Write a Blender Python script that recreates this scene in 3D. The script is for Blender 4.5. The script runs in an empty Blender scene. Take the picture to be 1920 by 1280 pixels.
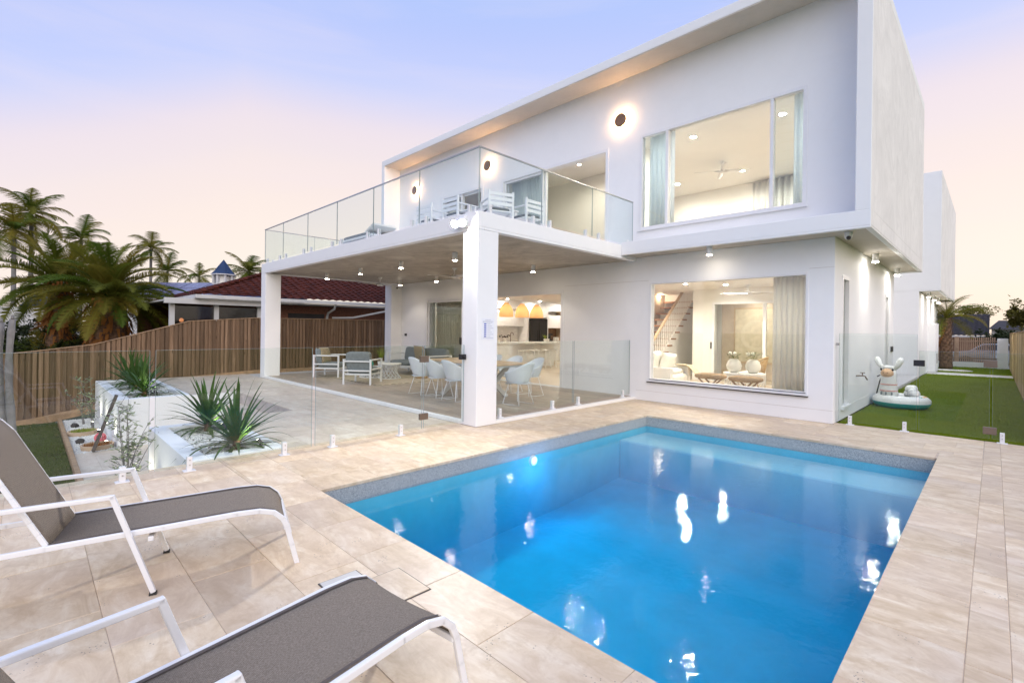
import bpy, bmesh, math, random
import numpy as np
from mathutils import Vector, Matrix, Euler
R = math.radians
rnd = random.Random(7)
scene = bpy.context.scene
COL = scene.collection

# ------------------------------------------------------------------ camera
cam_data = bpy.data.cameras.new('camera')
cam = bpy.data.objects.new('camera', cam_data); COL.objects.link(cam)
scene.camera = cam
CAM = Vector((5.5713, -4.834, 1.5)); YAW = -0.7839; ROLL = 0.013; FPX = 907.555
cam_data.sensor_width = 36.0
cam_data.lens = 36.0 * FPX / 1920.0
cam_data.shift_y = -(640 - 616.9635) / 1920.0
cam_data.clip_start = 0.05; cam_data.clip_end = 2000
_f = Vector((math.sin(YAW), math.cos(YAW), 0)); _r = Vector((math.cos(YAW), -math.sin(YAW), 0)); _u = Vector((0, 0, 1))
_r2 = _r * math.cos(ROLL) + _u * math.sin(ROLL); _u2 = -_r * math.sin(ROLL) + _u * math.cos(ROLL)
cam.matrix_world = Matrix(((_r2.x, _u2.x, -_f.x, CAM.x), (_r2.y, _u2.y, -_f.y, CAM.y), (_r2.z, _u2.z, -_f.z, CAM.z), (0, 0, 0, 1)))

def spot_on_view(px, py, depth):            # a place in the scene, used once for laying out the far garden and houses
    return CAM + (_f + _r2 * ((px - 960) / FPX) - _u2 * ((py - 616.96) / FPX)) * depth

# ------------------------------------------------------------------ sky, sun, exposure
def s2l(c):
    return tuple(((v / 255.0) / 12.92 if v / 255.0 <= 0.04045 else ((v / 255.0 + 0.055) / 1.055) ** 2.4) for v in c)
world = bpy.data.worlds.new('World'); scene.world = world; world.use_nodes = True
wn = world.node_tree.nodes; wl = world.node_tree.links
for n in list(wn): wn.remove(n)
w_out = wn.new('ShaderNodeOutputWorld'); w_bg = wn.new('ShaderNodeBackground')
w_tc = wn.new('ShaderNodeTexCoord'); w_sep = wn.new('ShaderNodeSeparateXYZ')
w_as = wn.new('ShaderNodeMath'); w_as.operation = 'ARCSINE'
w_map = wn.new('ShaderNodeMath'); w_map.operation = 'DIVIDE'; w_map.inputs[1].default_value = math.pi / 2
w_ramp = wn.new('ShaderNodeValToRGB')
wl.new(w_tc.outputs['Generated'], w_sep.inputs[0]); wl.new(w_sep.outputs['Z'], w_as.inputs[0])
wl.new(w_as.outputs[0], w_map.inputs[0])
# the blue of the coming night hangs lower on the side of the sky away from the sunset
w_dot = wn.new('ShaderNodeVectorMath'); w_dot.operation = 'DOT_PRODUCT'; w_dot.inputs[1].default_value = (math.sin(R(28)), math.cos(R(28)), 0)
w_off = wn.new('ShaderNodeMath'); w_off.operation = 'MULTIPLY_ADD'; w_off.inputs[1].default_value = -0.26; w_off.inputs[2].default_value = -0.05
w_mx = wn.new('ShaderNodeMath'); w_mx.operation = 'MAXIMUM'; w_mx.inputs[1].default_value = 0.0
w_sum = wn.new('ShaderNodeMath'); w_sum.operation = 'ADD'
wl.new(w_tc.outputs['Generated'], w_dot.inputs[0]); wl.new(w_dot.outputs['Value'], w_off.inputs[0]); wl.new(w_off.outputs[0], w_mx.inputs[0])
wl.new(w_map.outputs[0], w_sum.inputs[0]); wl.new(w_mx.outputs[0], w_sum.inputs[1]); wl.new(w_sum.outputs[0], w_ramp.inputs[0])
SKY = [(0, (255, 240, 222)), (5, (255, 243, 231)), (10, (255, 240, 231)), (14, (252, 236, 231)), (18, (246, 232, 234)), (22, (236, 226, 240)),
       (25.5, (208, 215, 253)), (30.5, (190, 205, 255)), (37, (177, 201, 255)), (60, (166, 194, 252)), (90, (158, 188, 250))]
w_ramp.color_ramp.interpolation = 'CARDINAL'
els = w_ramp.color_ramp.elements
while len(els) < len(SKY): els.new(0.5)
for e, (deg, c) in zip(els, SKY):
    e.position = deg / 90.0; e.color = (*s2l(c), 1)
# a dusk Nishita sky adds the warm glow over the spot where the sun has gone down
w_sky = wn.new('ShaderNodeTexSky'); w_sky.sky_type = 'NISHITA'; w_sky.sun_disc = False
SUN_AZ = R(28)                                # from +Y towards +X
w_sky.sun_elevation = R(2.0); w_sky.sun_rotation = SUN_AZ
w_bg2 = wn.new('ShaderNodeBackground'); w_bg2.inputs[1].default_value = 0.02
w_add = wn.new('ShaderNodeAddShader')
# faint high streaks of cirrus
w_st = wn.new('ShaderNodeMapping'); w_st.inputs['Scale'].default_value = (1.3, 1.3, 9.0); w_st.inputs['Rotation'].default_value = (R(7), R(-5), 0)
w_ns = wn.new('ShaderNodeTexNoise'); w_ns.inputs['Scale'].default_value = 1.7; w_ns.inputs['Detail'].default_value = 6; w_ns.inputs['Roughness'].default_value = 0.55; w_ns.inputs['Distortion'].default_value = 0.5
w_cr = wn.new('ShaderNodeValToRGB'); w_cr.color_ramp.elements[0].position = 0.46; w_cr.color_ramp.elements[0].color = (0, 0, 0, 1); w_cr.color_ramp.elements[1].position = 0.74; w_cr.color_ramp.elements[1].color = (0.24, 0.24, 0.24, 1)
w_mix = wn.new('ShaderNodeMix'); w_mix.data_type = 'RGBA'; w_mix.inputs[7].default_value = (*s2l((248, 233, 240)), 1)
wl.new(w_tc.outputs['Generated'], w_st.inputs[0]); wl.new(w_st.outputs[0], w_ns.inputs['Vector']); wl.new(w_ns.outputs['Fac'], w_cr.inputs[0])
wl.new(w_cr.outputs[0], w_mix.inputs[0]); wl.new(w_ramp.outputs[0], w_mix.inputs[6])
wl.new(w_mix.outputs[2], w_bg.inputs[0]); wl.new(w_sky.outputs[0], w_bg2.inputs[0])
w_bg.inputs[1].default_value = 0.985
wl.new(w_bg.outputs[0], w_add.inputs[0]); wl.new(w_bg2.outputs[0], w_add.inputs[1]); wl.new(w_add.outputs[0], w_out.inputs[0])

sun_d = bpy.data.lights.new('sun', 'SUN'); sun_d.energy = 2.3; sun_d.angle = R(70); sun_d.color = (1.0, 0.93, 0.865)
sun = bpy.data.objects.new('sun', sun_d); COL.objects.link(sun)
_sd = Vector((0.84, -0.56, 0.72)).normalized()   # the broad afterglow high over the open side of the plot
sun.rotation_euler = _sd.to_track_quat('Z', 'Y').to_euler()

vs = scene.view_settings
vs.view_transform = 'Standard'; vs.look = 'None'; vs.gamma = 1.0; vs.use_curve_mapping = False; vs.exposure = 0.0
scene.render.engine = 'CYCLES'
cy = scene.cycles
cy.use_denoising = True
try: cy.denoiser = 'OPENIMAGEDENOISE'
except Exception: pass
cy.max_bounces = 9; cy.diffuse_bounces = 4; cy.glossy_bounces = 4; cy.transmission_bounces = 4; cy.transparent_max_bounces = 24; cy.volume_bounces = 0
cy.sample_clamp_indirect = 14.0; cy.sample_clamp_direct = 0
cy.caustics_reflective = False; cy.caustics_refractive = False
cy.use_light_tree = True; cy.use_adaptive_sampling = True; cy.adaptive_threshold = 0.015

# ------------------------------------------------------------------ material helpers
class NT:
    def __init__(self, name):
        self.m = bpy.data.materials.new(name); self.m.use_nodes = True
        self.t = self.m.node_tree; self.n = self.t.nodes; self.l = self.t.links
        self.b = self.n['Principled BSDF']; self.out = self.n['Material Output']
    def new(self, t, **kw):
        x = self.n.new(t)
        for k, v in kw.items(): setattr(x, k, v)
        return x
    def link(self, a, b): self.l.new(a, b)
    def coord(self, kind='Object', scale=(1, 1, 1), rand=False, rot=(0, 0, 0)):
        tc = self.new('ShaderNodeTexCoord'); mp = self.new('ShaderNodeMapping')
        mp.inputs['Scale'].default_value = scale; mp.inputs['Rotation'].default_value = rot
        self.link(tc.outputs[kind], mp.inputs['Vector'])
        if rand:
            oi = self.new('ShaderNodeObjectInfo'); mu = self.new('ShaderNodeVectorMath', operation='SCALE')
            cmb = self.new('ShaderNodeCombineXYZ')
            m2 = self.new('ShaderNodeMath', operation='MULTIPLY'); m2.inputs[1].default_value = 7.31
            self.link(oi.outputs['Random'], m2.inputs[0])
            self.link(oi.outputs['Random'], cmb.inputs[0]); self.link(m2.outputs[0], cmb.inputs[1]); self.link(oi.outputs['Random'], cmb.inputs[2])
            mu.inputs['Scale'].default_value = 60.0
            self.link(cmb.outputs[0], mu.inputs[0]); self.link(mu.outputs[0], mp.inputs['Location'])
        return mp.outputs['Vector']
    def noise(self, vec, scale, detail=4, rough=0.55, dist=0.0):
        x = self.new('ShaderNodeTexNoise'); x.inputs['Scale'].default_value = scale; x.inputs['Detail'].default_value = detail
        x.inputs['Roughness'].default_value = rough; x.inputs['Distortion'].default_value = dist
        self.link(vec, x.inputs['Vector']); return x.outputs['Fac']
    def ramp(self, fac, stops, interp='LINEAR'):
        x = self.new('ShaderNodeValToRGB'); x.color_ramp.interpolation = interp
        while len(x.color_ramp.elements) < len(stops): x.color_ramp.elements.new(0.5)
        for e, (p, c) in zip(x.color_ramp.elements, stops):
            e.position = p; e.color = (*c, 1) if len(c) == 3 else c
        self.link(fac, x.inputs[0]); return x.outputs['Color']
    def mix(self, fac, a, b, mode='MIX'):
        x = self.new('ShaderNodeMix', data_type='RGBA', blend_type=mode)
        if isinstance(fac, (int, float)): x.inputs[0].default_value = fac
        else: self.link(fac, x.inputs[0])
        for sock, v in ((6, a), (7, b)):
            if isinstance(v, tuple): x.inputs[sock].default_value = (*v, 1) if len(v) == 3 else v
            else: self.link(v, x.inputs[sock])
        return x.outputs[2]
    def math(self, op, a, b=None):
        x = self.new('ShaderNodeMath', operation=op)
        for i, v in enumerate((a, b)):
            if v is None: continue
            if isinstance(v, (int, float)): x.inputs[i].default_value = v
            else: self.link(v, x.inputs[i])
        return x.outputs[0]
    def bump(self, height, strength=0.2, dist=0.01):
        x = self.new('ShaderNodeBump'); x.inputs['Strength'].default_value = strength; x.inputs['Distance'].default_value = dist
        self.link(height, x.inputs['Height']); self.link(x.outputs[0], self.b.inputs['Normal']); return x
    def set(self, **kw):
        for k, v in kw.items():
            s = self.b.inputs[k]
            if isinstance(v, (int, float)): s.default_value = v
            elif isinstance(v, tuple): s.default_value = (*v, 1) if len(v) == 3 else v
            else: self.link(v, s)
        return self

MATS = {}
def plain(name, col, rough=0.5, metal=0.0, vary=0.06, vscale=3.0, bscale=0, bstr=0.1, rand=False, coat=0, spec=0.5, objvar=0.0):
    t = NT(name); v = t.coord('Object', rand=rand)
    f = t.noise(v, vscale, 5, 0.6)
    dark = tuple(max(0, c * (1 - vary * 1.6)) for c in col); lite = tuple(min(1, c * (1 + vary)) for c in col)
    c = t.ramp(f, [(0.3, dark), (0.7, lite)])
    if objvar:
        oi = t.new('ShaderNodeObjectInfo'); h = t.new('ShaderNodeHueSaturation')
        t.link(c, h.inputs['Color']); t.link(t.math('ADD', t.math('MULTIPLY', oi.outputs['Random'], objvar), 1 - objvar / 2), h.inputs['Value'])
        c = h.outputs[0]
    rr = t.ramp(f, [(0.3, (max(0, rough - .06),) * 3), (0.7, (min(1, rough + .06),) * 3)])
    t.set(**{'Base Color': c, 'Roughness': rr, 'Metallic': metal, 'Specular IOR Level': spec})
    if coat: t.set(**{'Coat Weight': coat})
    if bscale: t.bump(t.noise(v, bscale, 4, 0.6), bstr, 0.01)
    MATS[name] = t.m; return t.m
def emit(name, col, strength):
    t = NT(name); t.set(**{'Base Color': (0.9, 0.9, 0.9), 'Emission Color': col, 'Emission Strength': strength}); MATS[name] = t.m; return t.m

# ------------------------------------------------------------------ mesh helpers
class MB:
    def __init__(self): self.v = []; self.f = []
    def add(self, vs, fs):
        o = len(self.v); self.v += [tuple(p) for p in vs]; self.f += [tuple(i + o for i in q) for q in fs]; return self
    def box(self, x0, x1, y0, y1, z0, z1):
        return self.add([(x0, y0, z0), (x1, y0, z0), (x1, y1, z0), (x0, y1, z0), (x0, y0, z1), (x1, y0, z1), (x1, y1, z1), (x0, y1, z1)],
                        [(0, 3, 2, 1), (4, 5, 6, 7), (0, 1, 5, 4), (1, 2, 6, 5), (2, 3, 7, 6), (3, 0, 4, 7)])
    def bar(self, p, q, w, h=None, up=(0, 0, 1)):       # rectangular bar p->q, w across, h along up
        p = Vector(p); q = Vector(q); h = w if h is None else h
        d = (q - p).normalized(); s = d.cross(Vector(up))
        if s.length < 1e-4: s = d.cross(Vector((0, 1, 0)))
        s.normalize(); u = s.cross(d).normalized()
        vs = []
        for e in (p, q):
            for a, b in ((-1, -1), (1, -1), (1, 1), (-1, 1)): vs.append(e + s * (a * w / 2) + u * (b * h / 2))
        return self.add(vs, [(0, 1, 2, 3), (7, 6, 5, 4), (0, 4, 5, 1), (1, 5, 6, 2), (2, 6, 7, 3), (3, 7, 4, 0)])
    def tube(self, path, r, n=8, cap=True):
        path = [Vector(p) for p in path]; rs = r if isinstance(r, (list, tuple)) else [r] * len(path)
        vs = []; fs = []; prev = None
        for i, p in enumerate(path):
            d = (path[min(i + 1, len(path) - 1)] - path[max(i - 1, 0)]).normalized()
            if prev is None:
                a = d.cross(Vector((0, 0, 1)))
                if a.length < 1e-3: a = d.cross(Vector((1, 0, 0)))
            else: a = prev - d * prev.dot(d)
            a.normalize(); prev = a; b = d.cross(a)
            for k in range(n):
                t = 2 * math.pi * k / n; vs.append(p + (a * math.cos(t) + b * math.sin(t)) * rs[i])
        for i in range(len(path) - 1):
            for k in range(n):
                k2 = (k + 1) % n; fs.append((i * n + k, i * n + k2, (i + 1) * n + k2, (i + 1) * n + k))
        if cap: fs.append(tuple(range(n - 1, -1, -1))); fs.append(tuple((len(path) - 1) * n + k for k in range(n)))
        return self.add(vs, fs)
    def cyl(self, x, y, z0, z1, r, n=20, r1=None): return self.tube([(x, y, z0), (x, y, z1)], [r, r if r1 is None else r1], n)
    def lathe(self, prof, n=24, c=(0, 0, 0), sx=1, sy=1, a0=0, a1=2 * math.pi):
        vs = []; fs = []; full = abs(a1 - a0 - 2 * math.pi) < 1e-6; m = n if full else n + 1
        for r, z in prof:
            for k in range(m):
                t = a0 + (a1 - a0) * k / n; vs.append((c[0] + r * math.cos(t) * sx, c[1] + r * math.sin(t) * sy, c[2] + z))
        for i in range(len(prof) - 1):
            for k in range(n):
                k2 = (k + 1) % m; fs.append((i * m + k, i * m + k2, (i + 1) * m + k2, (i + 1) * m + k))
        return self.add(vs, fs)
    def grid(self, pts):                       # rows of points -> quads
        n = len(pts[0]); vs = [p for row in pts for p in row]
        return self.add(vs, [(i * n + j, i * n + j + 1, (i + 1) * n + j + 1, (i + 1) * n + j) for i in range(len(pts) - 1) for j in range(n - 1)])
    def ball(self, c, rx, ry=None, rz=None, nu=14, nv=10, jit=0, rg=None):
        ry = rx if ry is None else ry; rz = rx if rz is None else rz
        vs = [(c[0], c[1], c[2] - rz)]; fs = []
        for i in range(1, nv):
            a = -math.pi / 2 + math.pi * i / nv
            for k in range(nu):
                t = 2 * math.pi * k / nu; j = 1 + (rg.uniform(-jit, jit) if jit else 0)
                vs.append((c[0] + rx * j * math.cos(a) * math.cos(t), c[1] + ry * j * math.cos(a) * math.sin(t), c[2] + rz * j * math.sin(a)))
        vs.append((c[0], c[1], c[2] + rz)); last = len(vs) - 1
        for k in range(nu):
            fs.append((0, 1 + (k + 1) % nu, 1 + k)); fs.append((last, last - nu + k, last - nu + (k + 1) % nu))
        for i in range(nv - 2):
            for k in range(nu):
                k2 = (k + 1) % nu; fs.append((1 + i * nu + k, 1 + i * nu + k2, 1 + (i + 1) * nu + k2, 1 + (i + 1) * nu + k))
        return self.add(vs, fs)
    def cushion(self, cx, cy, cz, sx, sy, sz, p=3.2, n=12):   # soft rounded block
        vs = []; fs = []
        def sgn(a, e): return math.copysign(abs(a) ** e, a)
        e = 2 / p
        m = n * 2
        for i in range(n + 1):
            a = -math.pi / 2 + math.pi * i / n
            for k in range(m):
                t = 2 * math.pi * k / m
                vs.append((cx + sx / 2 * sgn(math.cos(a), e) * sgn(math.cos(t), e), cy + sy / 2 * sgn(math.cos(a), e) * sgn(math.sin(t), e), cz + sz / 2 * sgn(math.sin(a), e * 1.5)))
        for i in range(n):
            for k in range(m): fs.append((i * m + k, i * m + (k + 1) % m, (i + 1) * m + (k + 1) % m, (i + 1) * m + k))
        return self.add(vs, fs)
    def xform(self, M):
        self.v = [tuple(M @ Vector(p)) for p in self.v]; return self
    def mesh(self, name, mat=None, smooth=False):
        me = bpy.data.meshes.new(name); me.from_pydata(self.v, [], self.f); me.update()
        bm = bmesh.new(); bm.from_mesh(me); bmesh.ops.recalc_face_normals(bm, faces=bm.faces); bm.to_mesh(me); bm.free()
        if smooth:
            for p in me.polygons: p.use_smooth = True
            if smooth is not True:
                try: me.set_sharp_from_angle(angle=R(smooth))
                except Exception: pass
        if mat is not None: me.materials.append(MATS[mat] if isinstance(mat, str) else mat)
        return me
    def build(self, name, mat, parent=None, smooth=False, bevel=0, loc=None, rot=None):
        return link(name, self.mesh(name, mat, smooth), parent, bevel, loc, rot)
def link(name, me, parent=None, bevel=0, loc=None, rot=None):
    o = bpy.data.objects.new(name, me); COL.objects.link(o)
    if parent is not None: o.parent = parent
    if loc is not None: o.location = loc
    if rot is not None: o.rotation_euler = rot
    if bevel:
        b = o.modifiers.new('b', 'BEVEL'); b.width = bevel; b.segments = 2; b.limit_method = 'ANGLE'; b.angle_limit = R(50)
    return o
def tag(o, label=None, cat=None, group=None, kind=None):
    for k, v in (('label', label), ('category', cat), ('group', group), ('kind', kind)):
        if v: o[k] = v
    return o
def thing(name, label, cat, loc=(0, 0, 0), rz=0, group=None):
    o = bpy.data.objects.new(name, None); COL.objects.link(o); o.empty_display_size = 0.1
    o.location = loc; o.rotation_euler = (0, 0, rz)
    return tag(o, label, cat, group)
def struct(o): o['kind'] = 'structure'; return o
def dup(root, loc, rz, label, group=None, kids=None):
    r = root.copy(); COL.objects.link(r); r.location = loc; r.rotation_euler = (0, 0, rz); r['label'] = label
    if group: r['group'] = group
    for ch in list(root.children):
        c = ch.copy(); COL.objects.link(c); c.parent = r
        for g in list(ch.children):
            d = g.copy(); COL.objects.link(d); d.parent = c
    return r
def lamp(kind, name, loc, energy, color=(1, .86, .68), parent=None, size=0.05, spot=None, blend=0.4, aim=None):
    d = bpy.data.lights.new(name, kind); d.energy = energy; d.color = color
    if kind == 'AREA': d.shape = 'DISK'; d.size = size
    else: d.shadow_soft_size = size
    if kind == 'SPOT': d.spot_size = R(spot); d.spot_blend = blend
    o = bpy.data.objects.new(name, d); COL.objects.link(o); o.location = loc
    if aim is not None: o.rotation_euler = (Vector(loc) - Vector(aim)).to_track_quat('Z', 'Y').to_euler()
    if parent is not None: o.parent = parent
    return o
# ------------------------------------------------------------------ materials
def make_render(name, col, blotch, streak=False):
    t = NT(name); v = t.coord('Object'); vz = t.coord('Object', scale=(1, 1, 0.45))
    f1 = t.noise(v, 0.7, 6, 0.6); f2 = t.noise(vz if streak else v, 1.5, 9, 0.72, 1.6)
    a = t.ramp(f1, [(0.3, tuple(c * (1 - blotch * .6) for c in col)), (0.7, col)])
    c = t.mix(t.ramp(f2, [(0.42, (0, 0, 0)), (0.72, (1, 1, 1))]), a, tuple(c * (1 - blotch) for c in col))
    t.set(**{'Base Color': c, 'Roughness': 0.72, 'Specular IOR Level': 0.3})
    t.bump(t.math('ADD', t.noise(v, 160, 3, 0.6), t.math('MULTIPLY', t.noise(v, 9, 4), 2.0)), 0.16, 0.005)
    MATS[name] = t.m
make_render('white_render', (0.85, 0.85, 0.855), 0.035)
make_render('raw_render', (0.86, 0.84, 0.825), 0.20)
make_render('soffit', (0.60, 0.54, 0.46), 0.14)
# board-brushed patio ceiling
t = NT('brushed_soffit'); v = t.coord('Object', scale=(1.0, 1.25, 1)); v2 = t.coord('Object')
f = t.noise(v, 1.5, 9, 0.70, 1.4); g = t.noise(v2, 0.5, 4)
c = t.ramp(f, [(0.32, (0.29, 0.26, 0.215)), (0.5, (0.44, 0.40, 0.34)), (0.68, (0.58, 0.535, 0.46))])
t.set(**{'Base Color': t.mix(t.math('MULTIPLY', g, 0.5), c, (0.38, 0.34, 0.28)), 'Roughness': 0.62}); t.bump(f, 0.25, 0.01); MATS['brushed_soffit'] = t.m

plain('white_metal', (0.80, 0.80, 0.81), 0.35, vary=0.02)
plain('white_paint', (0.82, 0.81, 0.79), 0.5, vary=0.02, vscale=1.5)
plain('cream_wall', (0.83, 0.81, 0.76), 0.6, vary=0.02, vscale=1.0)
plain('cabinet', (0.84, 0.83, 0.81), 0.3, vary=0.015)
plain('bench_stone', (0.74, 0.72, 0.68), 0.25, vary=0.05, vscale=6)
plain('light_oak', (0.62, 0.45, 0.29), 0.5, vary=0.12, vscale=5)
plain('tread_timber', (0.33, 0.16, 0.085), 0.42, vary=0.15, vscale=5)
plain('black_metal', (0.02, 0.02, 0.022), 0.4, vary=0.1)
plain('black_gloss', (0.018, 0.016, 0.015), 0.16, vary=0.1)
plain('steel', (0.55, 0.54, 0.52), 0.32, metal=1.0)
plain('bronze', (0.22, 0.17, 0.135), 0.42, metal=0.7)
plain('rubber', (0.03, 0.03, 0.03), 0.7)
plain('paper', (0.80, 0.81, 0.86), 0.5, vary=0.01)
plain('ink_blue', (0.03, 0.06, 0.42), 0.5, vary=0.02)
plain('ink_grey', (0.42, 0.44, 0.52), 0.6, vary=0.02)
plain('grey_cushion', (0.215, 0.235, 0.25), 0.9, vary=0.10, vscale=14, bscale=320, bstr=0.25, spec=0.2)
plain('shell_plastic', (0.70, 0.745, 0.78), 0.42, vary=0.02)
plain('white_wicker', (0.78, 0.77, 0.73), 0.55, vary=0.05)
plain('white_fabric', (0.82, 0.79, 0.73), 0.9, vary=0.05, vscale=10, bscale=180, bstr=0.3, spec=0.2)
plain('sheer', (0.80, 0.775, 0.71), 0.9, vary=0.04, vscale=6, spec=0.1)
plain('blue_sheer', (0.62, 0.69, 0.73), 0.9, vary=0.05, vscale=6, spec=0.1)
plain('throw', (0.66, 0.55, 0.38), 0.95, vary=0.18, vscale=30, bscale=200, bstr=0.4)
plain('jute', (0.42, 0.29, 0.17), 0.95, vary=0.2, vscale=60, bscale=220, bstr=0.6)
plain('brown_timber', (0.24, 0.135, 0.075), 0.5, vary=0.2, vscale=9)
plain('rattan', (0.58, 0.40, 0.21), 0.6, vary=0.2, vscale=40, bscale=150, bstr=0.5)
plain('ceramic', (0.82, 0.79, 0.72), 0.4, vary=0.04)
plain('teal_glass', (0.05, 0.42, 0.30), 0.15, vary=0.05)
plain('headboard', (0.28, 0.40, 0.41), 0.85, vary=0.06)
plain('timber_edge', (0.36, 0.23, 0.13), 0.8, vary=0.2, vscale=7, bscale=40, bstr=0.3)
plain('dark_board', (0.085, 0.07, 0.06), 0.7, vary=0.2, vscale=9)
plain('terracotta', (0.52, 0.38, 0.26), 0.8, vary=0.1)
plain('red_plastic', (0.75, 0.16, 0.19), 0.4)
plain('pebble', (0.74, 0.735, 0.71), 0.6, vary=0.22, vscale=45)
plain('soil', (0.10, 0.075, 0.05), 0.95, vary=0.3, vscale=9, bscale=30, bstr=0.6)
plain('bark', (0.17, 0.10, 0.062), 0.95, vary=0.35, vscale=12, bscale=26, bstr=0.9)
plain('grey_bark', (0.20, 0.19, 0.185), 0.85, vary=0.16, vscale=9, bscale=60, bstr=0.5)
plain('brick_wall', (0.20, 0.085, 0.05), 0.9, vary=0.25, vscale=16)
plain('dark_void', (0.035, 0.032, 0.03), 0.8, vary=0.2)
plain('blue_roof', (0.022, 0.045, 0.11), 0.6, spec=0.2, vary=0.15, vscale=2)
plain('blue_roof_old', (0.025, 0.07, 0.17), 0.45, vary=0.15, vscale=2)
plain('solar', (0.15, 0.145, 0.24), 0.25, vary=0.12, vscale=2)
plain('old_white', (0.58, 0.57, 0.555), 0.55, vary=0.06, vscale=2)
plain('dark_tiles', (0.055, 0.045, 0.045), 0.6, vary=0.3, vscale=5)
plain('car_paint', (0.30, 0.31, 0.32), 0.2, metal=0.3, coat=1.0)
plain('car_glass', (0.02, 0.022, 0.025), 0.06)
plain('gate_batten', (0.40, 0.27, 0.19), 0.7, vary=0.15, vscale=6, objvar=0.2)
plain('vinyl_white', (0.82, 0.82, 0.79), 0.32, vary=0.03)
plain('vinyl_teal', (0.05, 0.40, 0.40), 0.32, vary=0.05)
plain('vinyl_tan', (0.66, 0.42, 0.25), 0.35, vary=0.05)
plain('vinyl_orange', (0.80, 0.44, 0.16), 0.35)
plain('vinyl_pink', (0.75, 0.33, 0.27), 0.35)
plain('vinyl_grey', (0.25, 0.29, 0.28), 0.4)
plain('art_ground', (0.74, 0.64, 0.48), 0.9, vary=0.12, vscale=7)
plain('art_ring', (0.78, 0.69, 0.54), 0.9, vary=0.05)
plain('limewash', (0.64, 0.52, 0.42), 0.85, vary=0.10, vscale=3)
plain('rug', (0.46, 0.39, 0.29), 0.95, vary=0.12, vscale=22, bscale=120, bstr=0.4)
plain('rug_border', (0.055, 0.05, 0.045), 0.95, vary=0.2, vscale=22)
plain('indoor_floor', (0.55, 0.44, 0.32), 0.4, vary=0.08, vscale=3)
plain('path_concrete', (0.62, 0.59, 0.56), 0.85, vary=0.10, vscale=4, bscale=50, bstr=0.2)
plain('grout', (0.57, 0.46, 0.36), 0.9, vary=0.12, vscale=9)
plain('raw_stone', (0.50, 0.43, 0.39), 0.85, vary=0.15, vscale=5, bscale=60, bstr=0.3)
plain('flower', (0.84, 0.80, 0.70), 0.7)
plain('skimmer_lid', (0.60, 0.575, 0.53), 0.55, vary=0.05, vscale=9)

def cloth(name, col, tr=.5):
    t = NT(name); f = t.noise(t.coord('Object', scale=(6, 6, 1)), 9, 3); c = t.mix(f, tuple(x * .93 for x in col), col)
    t.set(**{'Base Color': c, 'Roughness': 0.9, 'Specular IOR Level': 0.1}); tl = t.new('ShaderNodeBsdfTranslucent'); t.link(c, tl.inputs[0])
    mx = t.new('ShaderNodeMixShader'); mx.inputs[0].default_value = tr
    t.link(t.b.outputs[0], mx.inputs[1]); t.link(tl.outputs[0], mx.inputs[2]); t.link(mx.outputs[0], t.out.inputs['Surface']); MATS[name] = t.m
cloth('sheer', (0.93, 0.92, 0.88), .6); cloth('blue_sheer', (0.90, 0.94, 0.96), .65)
# checked scatter cushion
t = NT('checked_cushion'); v = t.coord('Object')
w1 = t.new('ShaderNodeTexWave', wave_type='BANDS', bands_direction='X'); w1.inputs['Scale'].default_value = 11; w1.inputs['Distortion'].default_value = 1.6
w2 = t.new('ShaderNodeTexWave', wave_type='BANDS', bands_direction='Z'); w2.inputs['Scale'].default_value = 11; w2.inputs['Distortion'].default_value = 1.6
t.link(v, w1.inputs[0]); t.link(v, w2.inputs[0])
k = t.math('MAXIMUM', t.math('GREATER_THAN', w1.outputs['Fac'], 0.80), t.math('GREATER_THAN', w2.outputs['Fac'], 0.80))
t.set(**{'Base Color': t.mix(k, t.mix(t.noise(v, 6), (0.62, 0.45, 0.33), (0.62, 0.55, 0.32)), (0.09, 0.07, 0.06)), 'Roughness': 0.95}); MATS['checked_cushion'] = t.m

# sling fabric of the sun loungers: woven taupe mesh
t = NT('sling'); v = t.coord('Object'); w1 = t.new('ShaderNodeTexWave', bands_direction='X'); w2 = t.new('ShaderNodeTexWave', bands_direction='Y')
w1.inputs['Scale'].default_value = 70; w2.inputs['Scale'].default_value = 70; t.link(v, w1.inputs[0]); t.link(v, w2.inputs[0])
k = t.math('MULTIPLY', w1.outputs['Fac'], w2.outputs['Fac']); n = t.noise(t.coord('Object', scale=(3, 1, 1)), 130, 4, 0.8)
c = t.mix(k, (0.13, 0.104, 0.08), (0.235, 0.192, 0.152))
t.set(**{'Base Color': t.mix(t.ramp(n, [(0.4, (0, 0, 0)), (0.62, (.75, .75, .75))]), c, (0.325, 0.275, 0.22)), 'Roughness': 0.85, 'Specular IOR Level': 0.25}); t.bump(k, 0.25, 0.002); MATS['sling'] = t.m

plain('sling_hem', (0.12, 0.10, 0.09), 0.85, vary=0.1, vscale=30, spec=0.2)
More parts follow.
